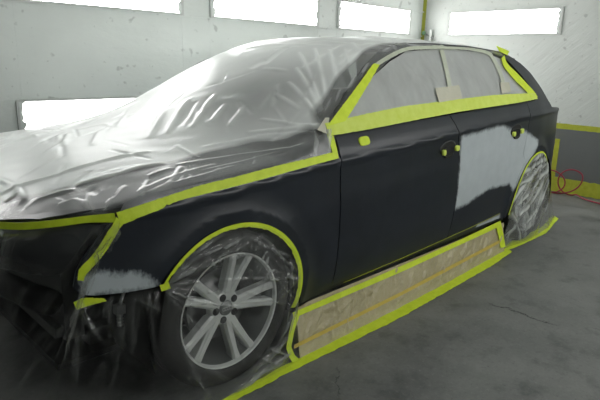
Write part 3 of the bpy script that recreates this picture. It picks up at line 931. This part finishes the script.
for px, amp, w in (
    ([(0,198),(50,180),(101,165),(150,154)], .009, .014), ([(0,150),(50,135),(101,118),(140,104)], .009, .018),
    ([(81,188),(120,177),(165,166)], .008, .014),
    ([(289,85),(304,100),(317,118)], .011, .011), ([(297,71),(310,92),(321,118)], .013, .011), ([(300,55),(313,85),(323,116)], .012, .010),
    ([(315,51),(322,78),(326,104)], .011, .010), ([(329,53),(334,68),(337,86)], .010, .010), ([(276,97),(300,112)], .009, .012), ([(345,52),(349,70)], .008, .010),
    ([(287,49),(265,66)], -.014, .020), ([(266,62),(250,70)], -.009, .03),
    ([(168,136),(178,118),(190,101)], .011, .016), ([(193,129),(205,112),(217,97)], .011, .016), ([(212,124),(226,107)], .010, .014), ([(150,140),(166,112)], .010, .018),
    ([(230,128),(246,108)], .008, .013), ([(180,128),(196,104)], -.009, .014),
    ([(64,148),(70,136)], .008, .013), ([(93,148),(100,134)], .008, .014), ([(118,130),(128,117)], .008, .014),
    ([(0,182),(18,190),(25,206)], .010, .012), ([(25,212),(50,200),(75,193)], .009, .010), ([(60,208),(75,203),(100,212)], .010, .008), ([(8,205),(22,198)], .009, .010),
    ([(100,212),(118,200),(126,190)], .009, .008), ([(86,210),(92,196)], .008, .008),
    ([(125,206),(180,186),(240,168)], .006, .008), ([(140,196),(180,178),(215,168)], .006, .008), ([(165,192),(175,180),(182,170)], .006, .007),
    ([(180,168),(240,158),(300,148)], .006, .009), ([(200,175),(260,160),(320,147)], .005, .007), ([(150,180),(172,172)], .007, .008),
    ([(250,135),(290,131),(322,128)], .009, .012), ([(262,122),(292,127),(318,131)], .008, .010), ([(205,150),(260,138),(310,135)], .007, .012),
    ([(330,44),(360,48),(385,46)], .006, .012), ([(240,52),(290,46),(330,48)], .006, .014), ([(380,56),(392,50),(410,45)], .007, .010), ([(340,60),(352,52)], .008, .009),
    ([(325,116),(332,100)], .008, .007), ([(335,108),(341,92)], .008, .007), ([(347,94),(356,78)], .008, .007), ([(360,78),(368,66)], .008, .007)):
    add_line(px, amp, w)
g = np.random.default_rng(3)
for _ in range(70):          # short random creases on the hood
    x0 = g.uniform(-.6, .6); y0 = g.uniform(-.85, .6); a = g.normal(.75, .6); L = g.uniform(.06, .28)
    segs.append((x0, y0, x0+L*math.cos(a), y0+L*math.sin(a), g.choice([-1, 1])*g.uniform(.002, .0055), g.uniform(.007, .015)))
for _ in range(26):          # fine pulls from the tape on the wing
    x0 = g.uniform(-.4, .55); y0 = -float(hw(x0, fZT(x0)+.03)); L = g.uniform(.05, .18); a = g.normal(.65, .3)
    segs.append((x0, y0, x0+L*math.cos(a), y0+L*math.sin(a), g.uniform(.002, .0055), g.uniform(.005, .009)))
for _ in range(40):          # roof and screen
    x0 = g.uniform(.7, 2.4); y0 = g.uniform(-.62, .6); a = g.normal(-.9, .7); L = g.uniform(.06, .3)
    segs.append((x0, y0, x0+L*math.cos(a), y0+L*math.sin(a), g.choice([-1, 1, 1])*g.uniform(.003, .007), g.uniform(.008, .016)))
wv = waves(5, 9, 9.0); wv2 = waves(6, 10, 26.0)
C_ = creases(X, Y, segs); D = .013+C_+.0018*wv(X, Y)+.0006*wv2(X, Y)
edge_fade = np.clip((1-np.abs(tt))/.05, 0, 1)*np.clip(u/.03, 0, 1)
D = .007+(D-.007)*edge_fade
D = np.maximum(D, .004)
N = grid_normals(P); N = np.where(N[..., 2:3] < 0, -N, N)
P = P+N*D[..., None]
# sheet is milkier over the hood top and screen, clearer along its near margin
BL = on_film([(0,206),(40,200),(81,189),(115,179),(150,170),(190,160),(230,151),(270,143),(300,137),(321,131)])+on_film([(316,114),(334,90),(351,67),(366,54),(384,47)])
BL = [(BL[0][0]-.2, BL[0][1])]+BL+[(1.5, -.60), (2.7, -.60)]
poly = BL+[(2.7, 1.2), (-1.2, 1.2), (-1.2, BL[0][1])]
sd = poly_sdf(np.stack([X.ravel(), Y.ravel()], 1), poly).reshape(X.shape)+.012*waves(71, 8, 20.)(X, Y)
MILK = np.clip((sd+.01)/.035, 0, 1)*(.8+.2*np.clip(.5+waves(72, 8, 7.)(X, Y)*.6, 0, 1))
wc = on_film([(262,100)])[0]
MILK *= 1-.62*np.exp(-((X-wc[0])/.30)**2-((Y-wc[1])/.30)**2)-.12*np.exp(-((X-wc[0])/.5)**2-((Y-wc[1]-.2)/.5)**2)
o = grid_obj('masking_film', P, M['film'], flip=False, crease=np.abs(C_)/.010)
at = o.data.attributes.new('milk', 'FLOAT', 'POINT'); at.data.foreach_set('value', MILK.reshape(-1).astype(np.float32))
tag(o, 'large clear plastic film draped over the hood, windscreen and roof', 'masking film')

# --- front sheet hanging from the hood edge to the floor
Zh = lambda x, y: float(film_top(np.array([x]), np.array([y]))[0])
topb = []
for y, x in [(.80,-.505),(.75,-.585),(.66,-.665),(.5,-.725),(.25,-.76),(0,-.775)]:
    topb.append((x-.012, y, Zh(x+.03, y)-.03-float(np.interp(y, [.45, .66, .80], [0, .008, .016]))))
topb += [(p[0], -p[1], p[2]) for p in topb[::-1][1:]]
FT = S([(121,216),(112,233),(100,250),(90,262),(81,277)])
topb += [tuple(side3(a, b, .008)) for a, b in FT]
FL = S([(84,297),(104,297.5),(130,292.5),(160,287)])
topb += [tuple(side3(a, b, .006)) for a, b in FL]
botb = [(-.52,.82,.004),(-.70,.66,.004),(-.84,.42,.004),(-.90,.15,.004),(-.90,-.15,.004),(-.86,-.40,.004),(-.78,-.60,.004),(-.68,-.74,.004),(-.56,-.84,.004),(-.42,-.91,.004)]
NS, NR = 420, 120
A = resample(topb, NS); B = smooth_line(botb, NS)
# slide the floor points so the hang lines fall about straight
t = np.linspace(0, 1, NR)
P = A[:, None]*(1-t[None, :, None])+B[:, None]*t[None, :, None]
out = np.stack([A[:, 0]+.1, A[:, 1]*.8], 1); out /= np.linalg.norm(out, axis=1, keepdims=True)
belly = .035*np.sin(np.pi*t**.7)
P[..., 0] += out[:, None, 0]*belly; P[..., 1] += out[:, None, 1]*belly
sx = np.linspace(0, 3.2, NS)[:, None]*np.ones((1, NR)); sz = t[None, :]*np.ones((NS, 1))*.8
g = np.random.default_rng(11); segs = []
for _ in range(120):
    x0 = g.uniform(.2, 3.1); z0 = abs(g.normal(0, .12)); L = g.uniform(.15, .65); a = g.normal(1.25, .35) if x0 > 2.2 else g.normal(1.8, .4)
    segs.append((x0, z0, x0-L*math.cos(a)*.8, z0+L*math.sin(a), g.choice([-1, 1])*g.uniform(.003, .009), g.uniform(.006, .02)))
for _ in range(40):
    x0 = g.uniform(2.3, 3.2); z0 = g.uniform(0, .03); L = g.uniform(.1, .35); a = g.normal(1.5, .6)
    segs.append((x0, z0, x0+L*math.cos(a), z0+L*math.sin(a), g.uniform(.004, .009), g.uniform(.005, .010)))
C_ = creases(sx, sz, segs); C_ = C_*1.5; D = (C_+.006*waves(21, 8, 8.)(sx, sz))*np.clip(t/.04, 0, 1)*np.clip((1-t)/.05, 0, 1)
N = grid_normals(P)
if N[NS//2, NR//2, 0] > 0: N = -N; fl = False
else: fl = True
P = P+N*D[..., None]; P[..., 2] = np.maximum(P[..., 2], .003)
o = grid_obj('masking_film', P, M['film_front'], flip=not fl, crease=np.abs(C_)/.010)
o_front = tag(o, 'clear film hanging from the hood edge tape down over the headlights and nose', 'masking film')

# --- sheet over the front wheel
def wheel_sheet(cx, a0, a1, bottom, end_top, creaselist, mat, label, seed, NS=240, NR=130, tail=(), tyre_clear=True, wig=.004):
    up = [(p[0], p[1]) for p in arc(cx, WZ, .356, a0, a1, 60)]+list(tail)
    A2 = resample(up, NS); A = side3(A2[:, 0], A2[:, 1], .004)
    B = resample(bottom, NS)
    # match by horizontal position as much as by length so that folds run downward
    t = np.linspace(0, 1, NR)
    P = A[:, None]*(1-t[None, :, None])+B[:, None]*t[None, :, None]
    X, Z = P[..., 0], P[..., 2]
    if tyre_clear:
        r = np.hypot(X-cx, Z-WZ); bulge = np.clip((.36-r)/.06, 0, 1)
        P[..., 1] = np.minimum(P[..., 1], -.905*bulge+P[..., 1]*(1-bulge))
    C_ = creases(X, Z, creaselist); D = C_+wig*waves(seed, 9, 14.)(X, Z)+.0015*waves(seed+1, 9, 40.)(X, Z)
    D *= np.clip(t/.05, 0, 1)[None, :]*np.clip((1-t)/.04, 0, 1)[None, :]
    P[..., 1] -= np.maximum(D+.004, -.001)
    P[..., 2] = np.maximum(P[..., 2], .003)
    N = grid_normals(P)
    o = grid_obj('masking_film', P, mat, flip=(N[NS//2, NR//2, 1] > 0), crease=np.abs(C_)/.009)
    return tag(o, label, 'masking film')
segs = []
def add_side(px, amp, w, y=-.91):
    q = onY(px, y)
    for a, b in zip(q, q[1:]): segs.append((a[0], a[1], b[0], b[1], amp, w))
for px, amp, w in (
    ([(165,284),(190,258),(222,234)], .008, .007), ([(165,285),(200,256),(245,236)], .010, .008), ([(166,285),(205,262),(260,236)], .008, .007), ([(166,286),(200,268),(228,255)], .007, .006),
    ([(166,287),(210,279),(278,277)], .006, .005), ([(166,288),(200,292),(228,290)], .005, .005), ([(166,290),(200,302),(240,305)], .009, .006), ([(166,292),(185,305),(204,302)], .007, .005),
    ([(168,296),(184,314),(200,330)], .006, .006), ([(240,290),(262,297),(282,303)], .007, .005), ([(225,260),(262,246),(288,256)], .007, .009), ([(262,236),(280,262),(292,292)], .007, .010),
    ([(240,232),(270,250),(294,270)], .006, .008), ([(288,262),(286,300),(280,330)], .008, .009), ([(296,300),(282,336),(258,360)], .010, .010), ([(290,310),(270,345),(240,372)], .009, .009),
    ([(285,350),(262,362),(230,385)], .012, .010), ([(280,356),(250,372),(222,392)], .010, .010), ([(262,345),(282,352)], .010, .008), ([(250,352),(272,362)], .010, .008),
    ([(180,330),(190,370),(205,395)], .007, .010), ([(195,360),(225,378),(250,370)], .006, .008), ([(210,300),(230,330),(238,360)], .005, .008)):
    add_side(px, amp, w)
g = np.random.default_rng(17)
for _ in range(70):
    a = math.radians(g.uniform(-10, 147)); r0 = g.uniform(.26, .35); L = g.uniform(.06, .25); an = a+math.pi+g.normal(0, .5)
    x0, z0 = r0*math.cos(a), WZ+r0*math.sin(a)
    segs.append((x0, z0, x0+L*math.cos(an), z0+L*math.sin(an), g.choice([-1, 1])*g.uniform(.002, .005), g.uniform(.004, .009)))
wheel_sheet(0, 148, -13, [(-.43,-.915,.004),(-.2,-.94,.004),(0,-.955,.004),(.20,-.95,.004),(.335,-.942,.004)], None, segs, M['film_wheel'],
            'clear crinkled film stretched over the front wheel and its arch', 31, NS=280, NR=170)
segs = []
for px, amp, w in (([(512,200),(524,180),(545,160)], .014, .014), ([(515,205),(530,188),(548,168)], .012, .012), ([(520,172),(532,165),(547,158)], .014, .013), ([(514,186),(530,176),(546,164)], .012, .012),
    ([(518,215),(532,200),(546,176)], .012, .013), ([(526,222),(538,205),(548,180)], .010, .013), ([(510,214),(516,225),(520,240)], .010, .014), ([(530,160),(540,154),(547,152)], .010, .012)):
    add_side(px, amp, w, -.90)
g = np.random.default_rng(19)
for _ in range(60):
    x0 = g.uniform(2.45, 3.3); z0 = g.uniform(.05, .62); a = g.normal(.8, .5); L = g.uniform(.08, .3)
    segs.append((x0, z0, x0+L*math.cos(a), z0+L*math.sin(a), g.choice([-1, 1])*g.uniform(.003, .008), g.uniform(.008, .016)))
wheel_sheet(2.81, 192, 44, [(2.44,-.872,.004),(2.6,-.875,.004),(2.9,-.90,.004),(3.3,-.875,.004),(3.62,-.80,.004)], None, segs, M['film_rear'],
            'clear crinkled film hung over the rear wheel down to the floor', 41, NS=200, NR=110, tail=[(3.10,.56),(3.12,.55)], wig=.006)

# --- beige paper from the sill to the floor
NS, NR = 330, 40
xs_ = np.linspace(.365, 2.43, NS); t = np.linspace(0, 1, NR)
zt_ = np.full(NS, .218)
A = side3(xs_, zt_, .002)
fl_in = [floor_pt(*p) for p in ((284,367),(310,354.5),(400,308.5),(450,282),(478,266),(500,253.5))]
B = np.array([(x, float(np.interp(x, [q[0] for q in fl_in], [q[1] for q in fl_in])), .004) for x in xs_])
B[:, 0] = np.linspace(.335, 2.45, NS)
Pp = A[:, None]*(1-t[None, :, None])+B[:, None]*t[None, :, None]
X, Z = Pp[..., 0], Pp[..., 2]; segs = []; g = np.random.default_rng(23)
for _ in range(230):
    x0 = g.uniform(.36, 2.42); z0 = g.uniform(.0, .22); a = g.normal(.9, .45); L = g.uniform(.04, .2)
    segs.append((x0, z0, x0+L*math.cos(a), z0+L*math.sin(a), g.choice([-1, 1])*g.uniform(.002, .007), g.uniform(.006, .016)))
D = (1.5*creases(X, Z, segs)+.003*waves(51, 8, 16.)(X, Z))*np.clip(t/.08, 0, 1)*np.clip((1-t)/.08, 0, 1)
Pp0 = Pp.copy()
N = grid_normals(Pp); N = np.where(N[..., 1:2] > 0, -N, N)
Pp = Pp+N*np.maximum(D+.003, 0)[..., None]; Pp[..., 2] = np.maximum(Pp[..., 2], .003)
o = grid_obj('masking_paper', Pp, M['paper'], flip=(grid_normals(Pp)[100, 20, 1] > 0))
tag(o, 'crinkled beige masking paper hung from the sill to the floor between the wheels', 'masking paper')
PN = np.array([0, -.95, .31])
def on_paper(pts):
    out = []
    for px, py in pts:
        d = _f+_R*(px-300)/FPX-_U*(py-200)/FPX
        ts = np.linspace(1.5, 6, 1500); q = CAM+d*ts[:, None]
        fz = np.clip(q[:, 2]/.218, 0, 1); yt = -hw(q[:, 0], .218); yb2 = np.interp(q[:, 0], [w[0] for w in fl_in], [w[1] for w in fl_in])
        gg = q[:, 1]-(yb2*(1-fz)+yt*fz); i = int(np.argmax(gg > 0)); out.append(q[i])
    return np.array(out)
def paper_tape(a, b, mat, label, off=.008, n=70, group=None):
    A = resample(on_paper(a), n)+PN*off; B = resample(on_paper(b), n)+PN*off
    A[:, 2] = np.maximum(A[:, 2], .004); B[:, 2] = np.maximum(B[:, 2], .004)
    return tape_from('masking_tape', A, B, np.tile(PN, (n, 1)), mat, label, group)

# --- film over the side windows
wp = S([(334,131),(345,114),(355,101),(372,77),(388,63),(404,53),(440,49.5),(480,53),(499,60),(511,75),(522,87),(530,97),(500,101),(460,107),(400,116),(365,122)])
segs = []; g = np.random.default_rng(29)
for px, y, amp in (([(415,60),(408,85),(398,108)], -.72, .006), ([(390,66),(380,95),(372,116)], -.74, .006), ([(425,56),(424,80),(418,104)], -.72, .005), ([(452,60),(458,85),(462,100)], -.74, .006), ([(470,58),(474,80),(480,98)], -.74, .005), ([(490,62),(494,80),(500,96)], -.76, .006), ([(360,100),(362,120)], -.78, .005)):
    q = S(px)
    for a, b in zip(q, q[1:]): segs.append((a[0], a[1], b[0], b[1], amp, .010))
for _ in range(40):
    x0 = g.uniform(.8, 2.6); z0 = g.uniform(1.03, 1.33); a = g.normal(1.4, .5); L = g.uniform(.05, .2)
    segs.append((x0, z0, x0+L*math.cos(a), z0+L*math.sin(a), g.choice([-1, 1])*g.uniform(.002, .004), g.uniform(.006, .012)))
o = side_panel('masking_film', wp, M['film_side'], None, .014, off=.012, flange=0, disp=lambda x, z: np.maximum(creases(x, z, segs)+.002*waves(61, 8, 14.)(x, z), -.004))
tag(o, 'milky clear film taped over the side windows', 'masking film')

# --- tape strips on the car
def side_tape(a, b, mat, label, off=.006, n=60, group=None, seed=1, jit=.0006, sm=True, th=.0015):
    f_ = smooth_line if (sm and len(a) > 2) else resample
    a2 = f_(S(a), n); b2 = f_(S(b), n); gg = np.random.default_rng(seed)
    a2[1:-1] += gg.normal(0, jit, (n-2, 2)); b2[1:-1] += gg.normal(0, jit, (n-2, 2))
    m_ = (a2+b2)/2; N = side_n(m_[:, 0], m_[:, 1])
    return tape_from('masking_tape', side3(a2[:, 0], a2[:, 1], off), side3(b2[:, 0], b2[:, 1], off), N, mat, label, group, th)
side_tape([(115.5,214),(130,208.5),(165,196.5),(200,185.5),(235,177),(267,168.5),(300,160.5),(332,152.5)], [(120,223),(130,219),(165,206.5),(200,196),(235,187),(267,178.5),(300,169.5),(336,160)],
          M['tape'], 'long sloping tape strip along the front wing below the hood film', .014, 120)
A = []; B = []
for y, x in [(.80,-.505),(.75,-.585),(.66,-.665),(.5,-.725),(.25,-.76),(0,-.775)]:
    z = Zh(x+.03, y)-float(np.interp(y, [.45, .66, .80], [0, .008, .016])); A.append((x-.010, y*1.012, z-.003)); B.append((x-.015, y*1.012, z-.026))
A = [(p[0], -p[1], p[2]) for p in A]+[(p[0], p[1], p[2]) for p in A[::-1][1:]]
B = [(p[0], -p[1], p[2]) for p in B]+[(p[0], p[1], p[2]) for p in B[::-1][1:]]
c0 = side3(*S([(114,214)])[0], .010); c1 = side3(*S([(115,221.5)])[0], .010)
A = smooth_line([tuple(c0)]+A, 120); B = smooth_line([tuple(c1)]+B, 120)
nrm = np.stack([-np.ones(120)*.3+0*A[:, 0], A[:, 1], 0*A[:, 0]], 1); nrm /= np.linalg.norm(nrm, axis=1, keepdims=True)
tape_from('masking_tape', A, B, nrm, M['tape'], 'tape strip along the front edge of the hood above the headlights')
side_tape([(115,217),(102,239),(90,256),(79,268),(77,279)], [(123,221),(108,246),(96,262),(86,273),(83,280)], M['tape'], 'short steep tape strip down the leading edge of the front wing', .012)
side_tape([(73,301),(84,296.5),(103,297)], [(76,308),(92,303),(106,299.5)], M['tape'], 'loose tape flap under the grey-primed lower corner of the front wing', .012, 20)
def arch_tape(cx, a0, a1, r0, r1, label, off=.007, n=80, seed=3, w1=None):
    an = np.radians(np.linspace(a0, a1, n)); gg = np.random.default_rng(seed)
    k = np.linspace(0, 1, n); ri = r0-(w1 or 0)*k
    a = np.stack([cx+ri*np.cos(an), WZ+ri*np.sin(an)], 1)+gg.normal(0, .0012, (n, 2)); b = np.stack([cx+r1*np.cos(an), WZ+r1*np.sin(an)], 1)
    N = side_n((a[:, 0]+b[:, 0])/2, (a[:, 1]+b[:, 1])/2)
    return tape_from('masking_tape', side3(a[:, 0], a[:, 1], off), side3(b[:, 0], b[:, 1], off), N, M['tape'], label)
arch_tape(0, 149, -15, .357, .368, 'curved tape strip round the front wheel arch', w1=.018)
arch_tape(2.81, 188, 40, .350, .368, 'curved tape strip round the rear wheel arch')
side_tape([(158,284),(167,281)], [(160,290),(169,287)], M['tape'], 'crumpled tape end where the wheel arch meets the primed wing corner', .014, 8)
side_tape([(325,135),(331,157)], [(331,135.5),(337,160)], M['tape'], 'short upright tape piece joining the wing strip to the window strip', .014, 16, sm=False)
side_tape([(324,128),(336,112),(350,94),(367,71),(371,66)], [(342,123),(352,108),(362,92),(374,72),(377,67)], M['tape'], 'broad slanting tape strip up the windscreen pillar', .022)
side_tape([(322,125),(345,119.5),(370,114),(400,108),(430,104),(460,100),(490,96.5),(513,95),(533,94)], [(327,137),(335,136),(365,131),(400,124),(430,118),(460,112.5),(490,108),(513,104.5),(535,100)],
          M['tape_pale'], 'broad tape strip along the bottom of the side windows', .020, 130)
side_tape([(502,57),(505,65),(515,75),(524,84.5),(531,92),(535,98)], [(499,60),(502,69),(511,80),(520,89),(526,95),(529,99)], M['tape'], 'slanting tape strip down the rear edge of the quarter window', .020)
side_tape([(494,47.5),(507,53)], [(497,53),(505,57)], M['tape'], 'short tape piece at the rear end of the roof film', .020, 10, sm=False)
side_tape([(371,66.5),(388,56),(404,49.5),(422,48),(440,47.5),(441,48)], [(374,69),(390,59.5),(405,53),(422,51.5),(440,51),(441,51)], M['tape_cream'], 'thin pale tape line along the top of the front side window', .020)
side_tape([(441,48.5),(465,49.5),(482,52),(490,55)], [(441,51),(465,52),(481,55),(488,58)], M['tape_cream'], 'thin pale tape line along the top of the rear side window', .020, 30)
side_tape([(437,52),(442,72),(446,96)], [(441,51.5),(446,72),(450,95)], M['tape_cream'], 'upright pale tape line over the centre door pillar', .020, 30)
side_tape([(486,56),(494,70),(499,84)], [(490,56),(498,70),(502,83)], M['tape_cream'], 'slanting pale tape line between rear door glass and quarter glass', .020, 30)
side_tape([(432,90),(456,87)], [(436,104),(459,100)], M['tape_beige'], 'square beige paper patch at the foot of the centre pillar', .023, 10, sm=False)
side_tape([(497,84),(506,84)], [(499,95),(508,93)], M['tape_beige'], 'small beige paper patch at the foot of the quarter glass', .023, 10, sm=False)
side_tape([(323,119),(327,119)], [(315,131),(325,135)], M['tape_beige'], 'torn beige tape scrap at the foot of the windscreen pillar', .016, 10, sm=False)
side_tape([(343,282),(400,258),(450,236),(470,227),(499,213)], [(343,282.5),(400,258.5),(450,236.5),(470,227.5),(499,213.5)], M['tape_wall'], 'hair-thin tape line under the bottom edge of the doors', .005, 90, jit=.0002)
(mx, mz), = S([(364,141)])
tag(oval_patch('tape_patch', mx, mz, .038, .020, M['tape'], None, .004, .05, power=3.2), 'rounded tape patch over the mirror mount hole of the front door', 'tape patch')
for px, r, lb in (((442.5,152.5), (.015,.022), 'small tape dab on the front end of the front door handle recess'), ((455.5,148), (.022,.021), 'small tape dab on the rear end of the front door handle recess'),
                  ((512.5,134), (.019,.021), 'small tape dab on the front end of the rear door handle recess'), ((520.5,131), (.022,.022), 'small tape dab on the rear end of the rear door handle recess')):
    (hx, hz), = S([px])
    tag(oval_patch('tape_patch', hx, hz, r[0]*.85, r[1]*.75, M['tape_pale'], None, .018, .1, power=2.6, th=.012), lb, 'tape patch')

def floor_tape(a, b, mat, label, n=100, z=.008, jit=.0015, seed=2):
    A = resample([floor_pt(*p) for p in a], n); B = resample([floor_pt(*p) for p in b], n); gg = np.random.default_rng(seed)
    A += gg.normal(0, jit, A.shape); B += gg.normal(0, jit, B.shape)
    lift = .0008*np.sin(np.arange(n)*.9)
    A = np.c_[A, z+lift]; B = np.c_[B, z*.5+lift]
    return tape_from('masking_tape', A, B, np.tile(np.array([0, 0, 1.]), (n, 1)), mat, label)
floor_tape([(190,419),(228,398),(284,367),(310,354),(400,308.5),(450,282),(478,266),(503,248)], [(200,421),(238,399.5),(300,367.5),(400,318.5),(450,290),(492,266),(512,252)], M['tape'],
           'long tape strip on the concrete along the bottom of the beige paper')
floor_tape([(500,246.5),(520,238),(541,228.5),(553,216)], [(503,252.5),(523,244.5),(546,233.5),(558.5,219)], M['tape'], 'tape strip on the floor along the bottom of the rear wheel film', 40)
paper_tape([(290,312.5),(400,265.5),(450,243.5),(498,221)], [(291,318),(400,271.5),(450,248.5),(499,226)], M['tape'], 'long tape strip along the sill above the beige paper', .018, 110)
paper_tape([(292,344.5),(400,291.5),(450,265),(498,240)], [(292,348.5),(400,295),(450,268.5),(498,243)], M['tape_amber'], 'long amber tape line along the middle of the beige paper', .015)
paper_tape([(293,313),(287.8,330),(284.5,348),(288,358),(294,366)], [(298.5,313),(292.5,331),(289.5,347),(293,355),(301,362)], M['tape'], 'bent upright tape strip at the front end of the beige paper', .012, 30)
paper_tape([(494,223),(497,236),(499,248)], [(499,221),(502,235),(504,247)], M['tape'], 'upright tape strip at the rear end of the beige paper', .012, 20)

# --- red hose by the end wall
hp = [(4.30,-1.38,.012),(4.40,-1.10,.012),(4.50,-.92,.012),(4.58,-.74,.012)]
for q in range(45):
    k = q/44; a = math.pi*(1.35+4.0*k); w_ = min(1, max(0, (k-.35)/.25))
    hp.append((4.64-.03*k, -.575+.225*w_+(.135+.035*w_)*math.cos(a), .148-.02*w_+(.132-.012*w_)*math.sin(a)))
hp += [(4.55,-.30,.012),(4.5,-.05,.012)]
hs = smooth_line(hp, 320); hs[:, 2] = np.maximum(hs[:, 2], .0095)
o = MB().tube([tuple(p) for p in hs], .0075, 8).build('air_hose', M['hose'], None, True)
tag(o, 'thin red hose lying in loops against the end wall', 'hose')
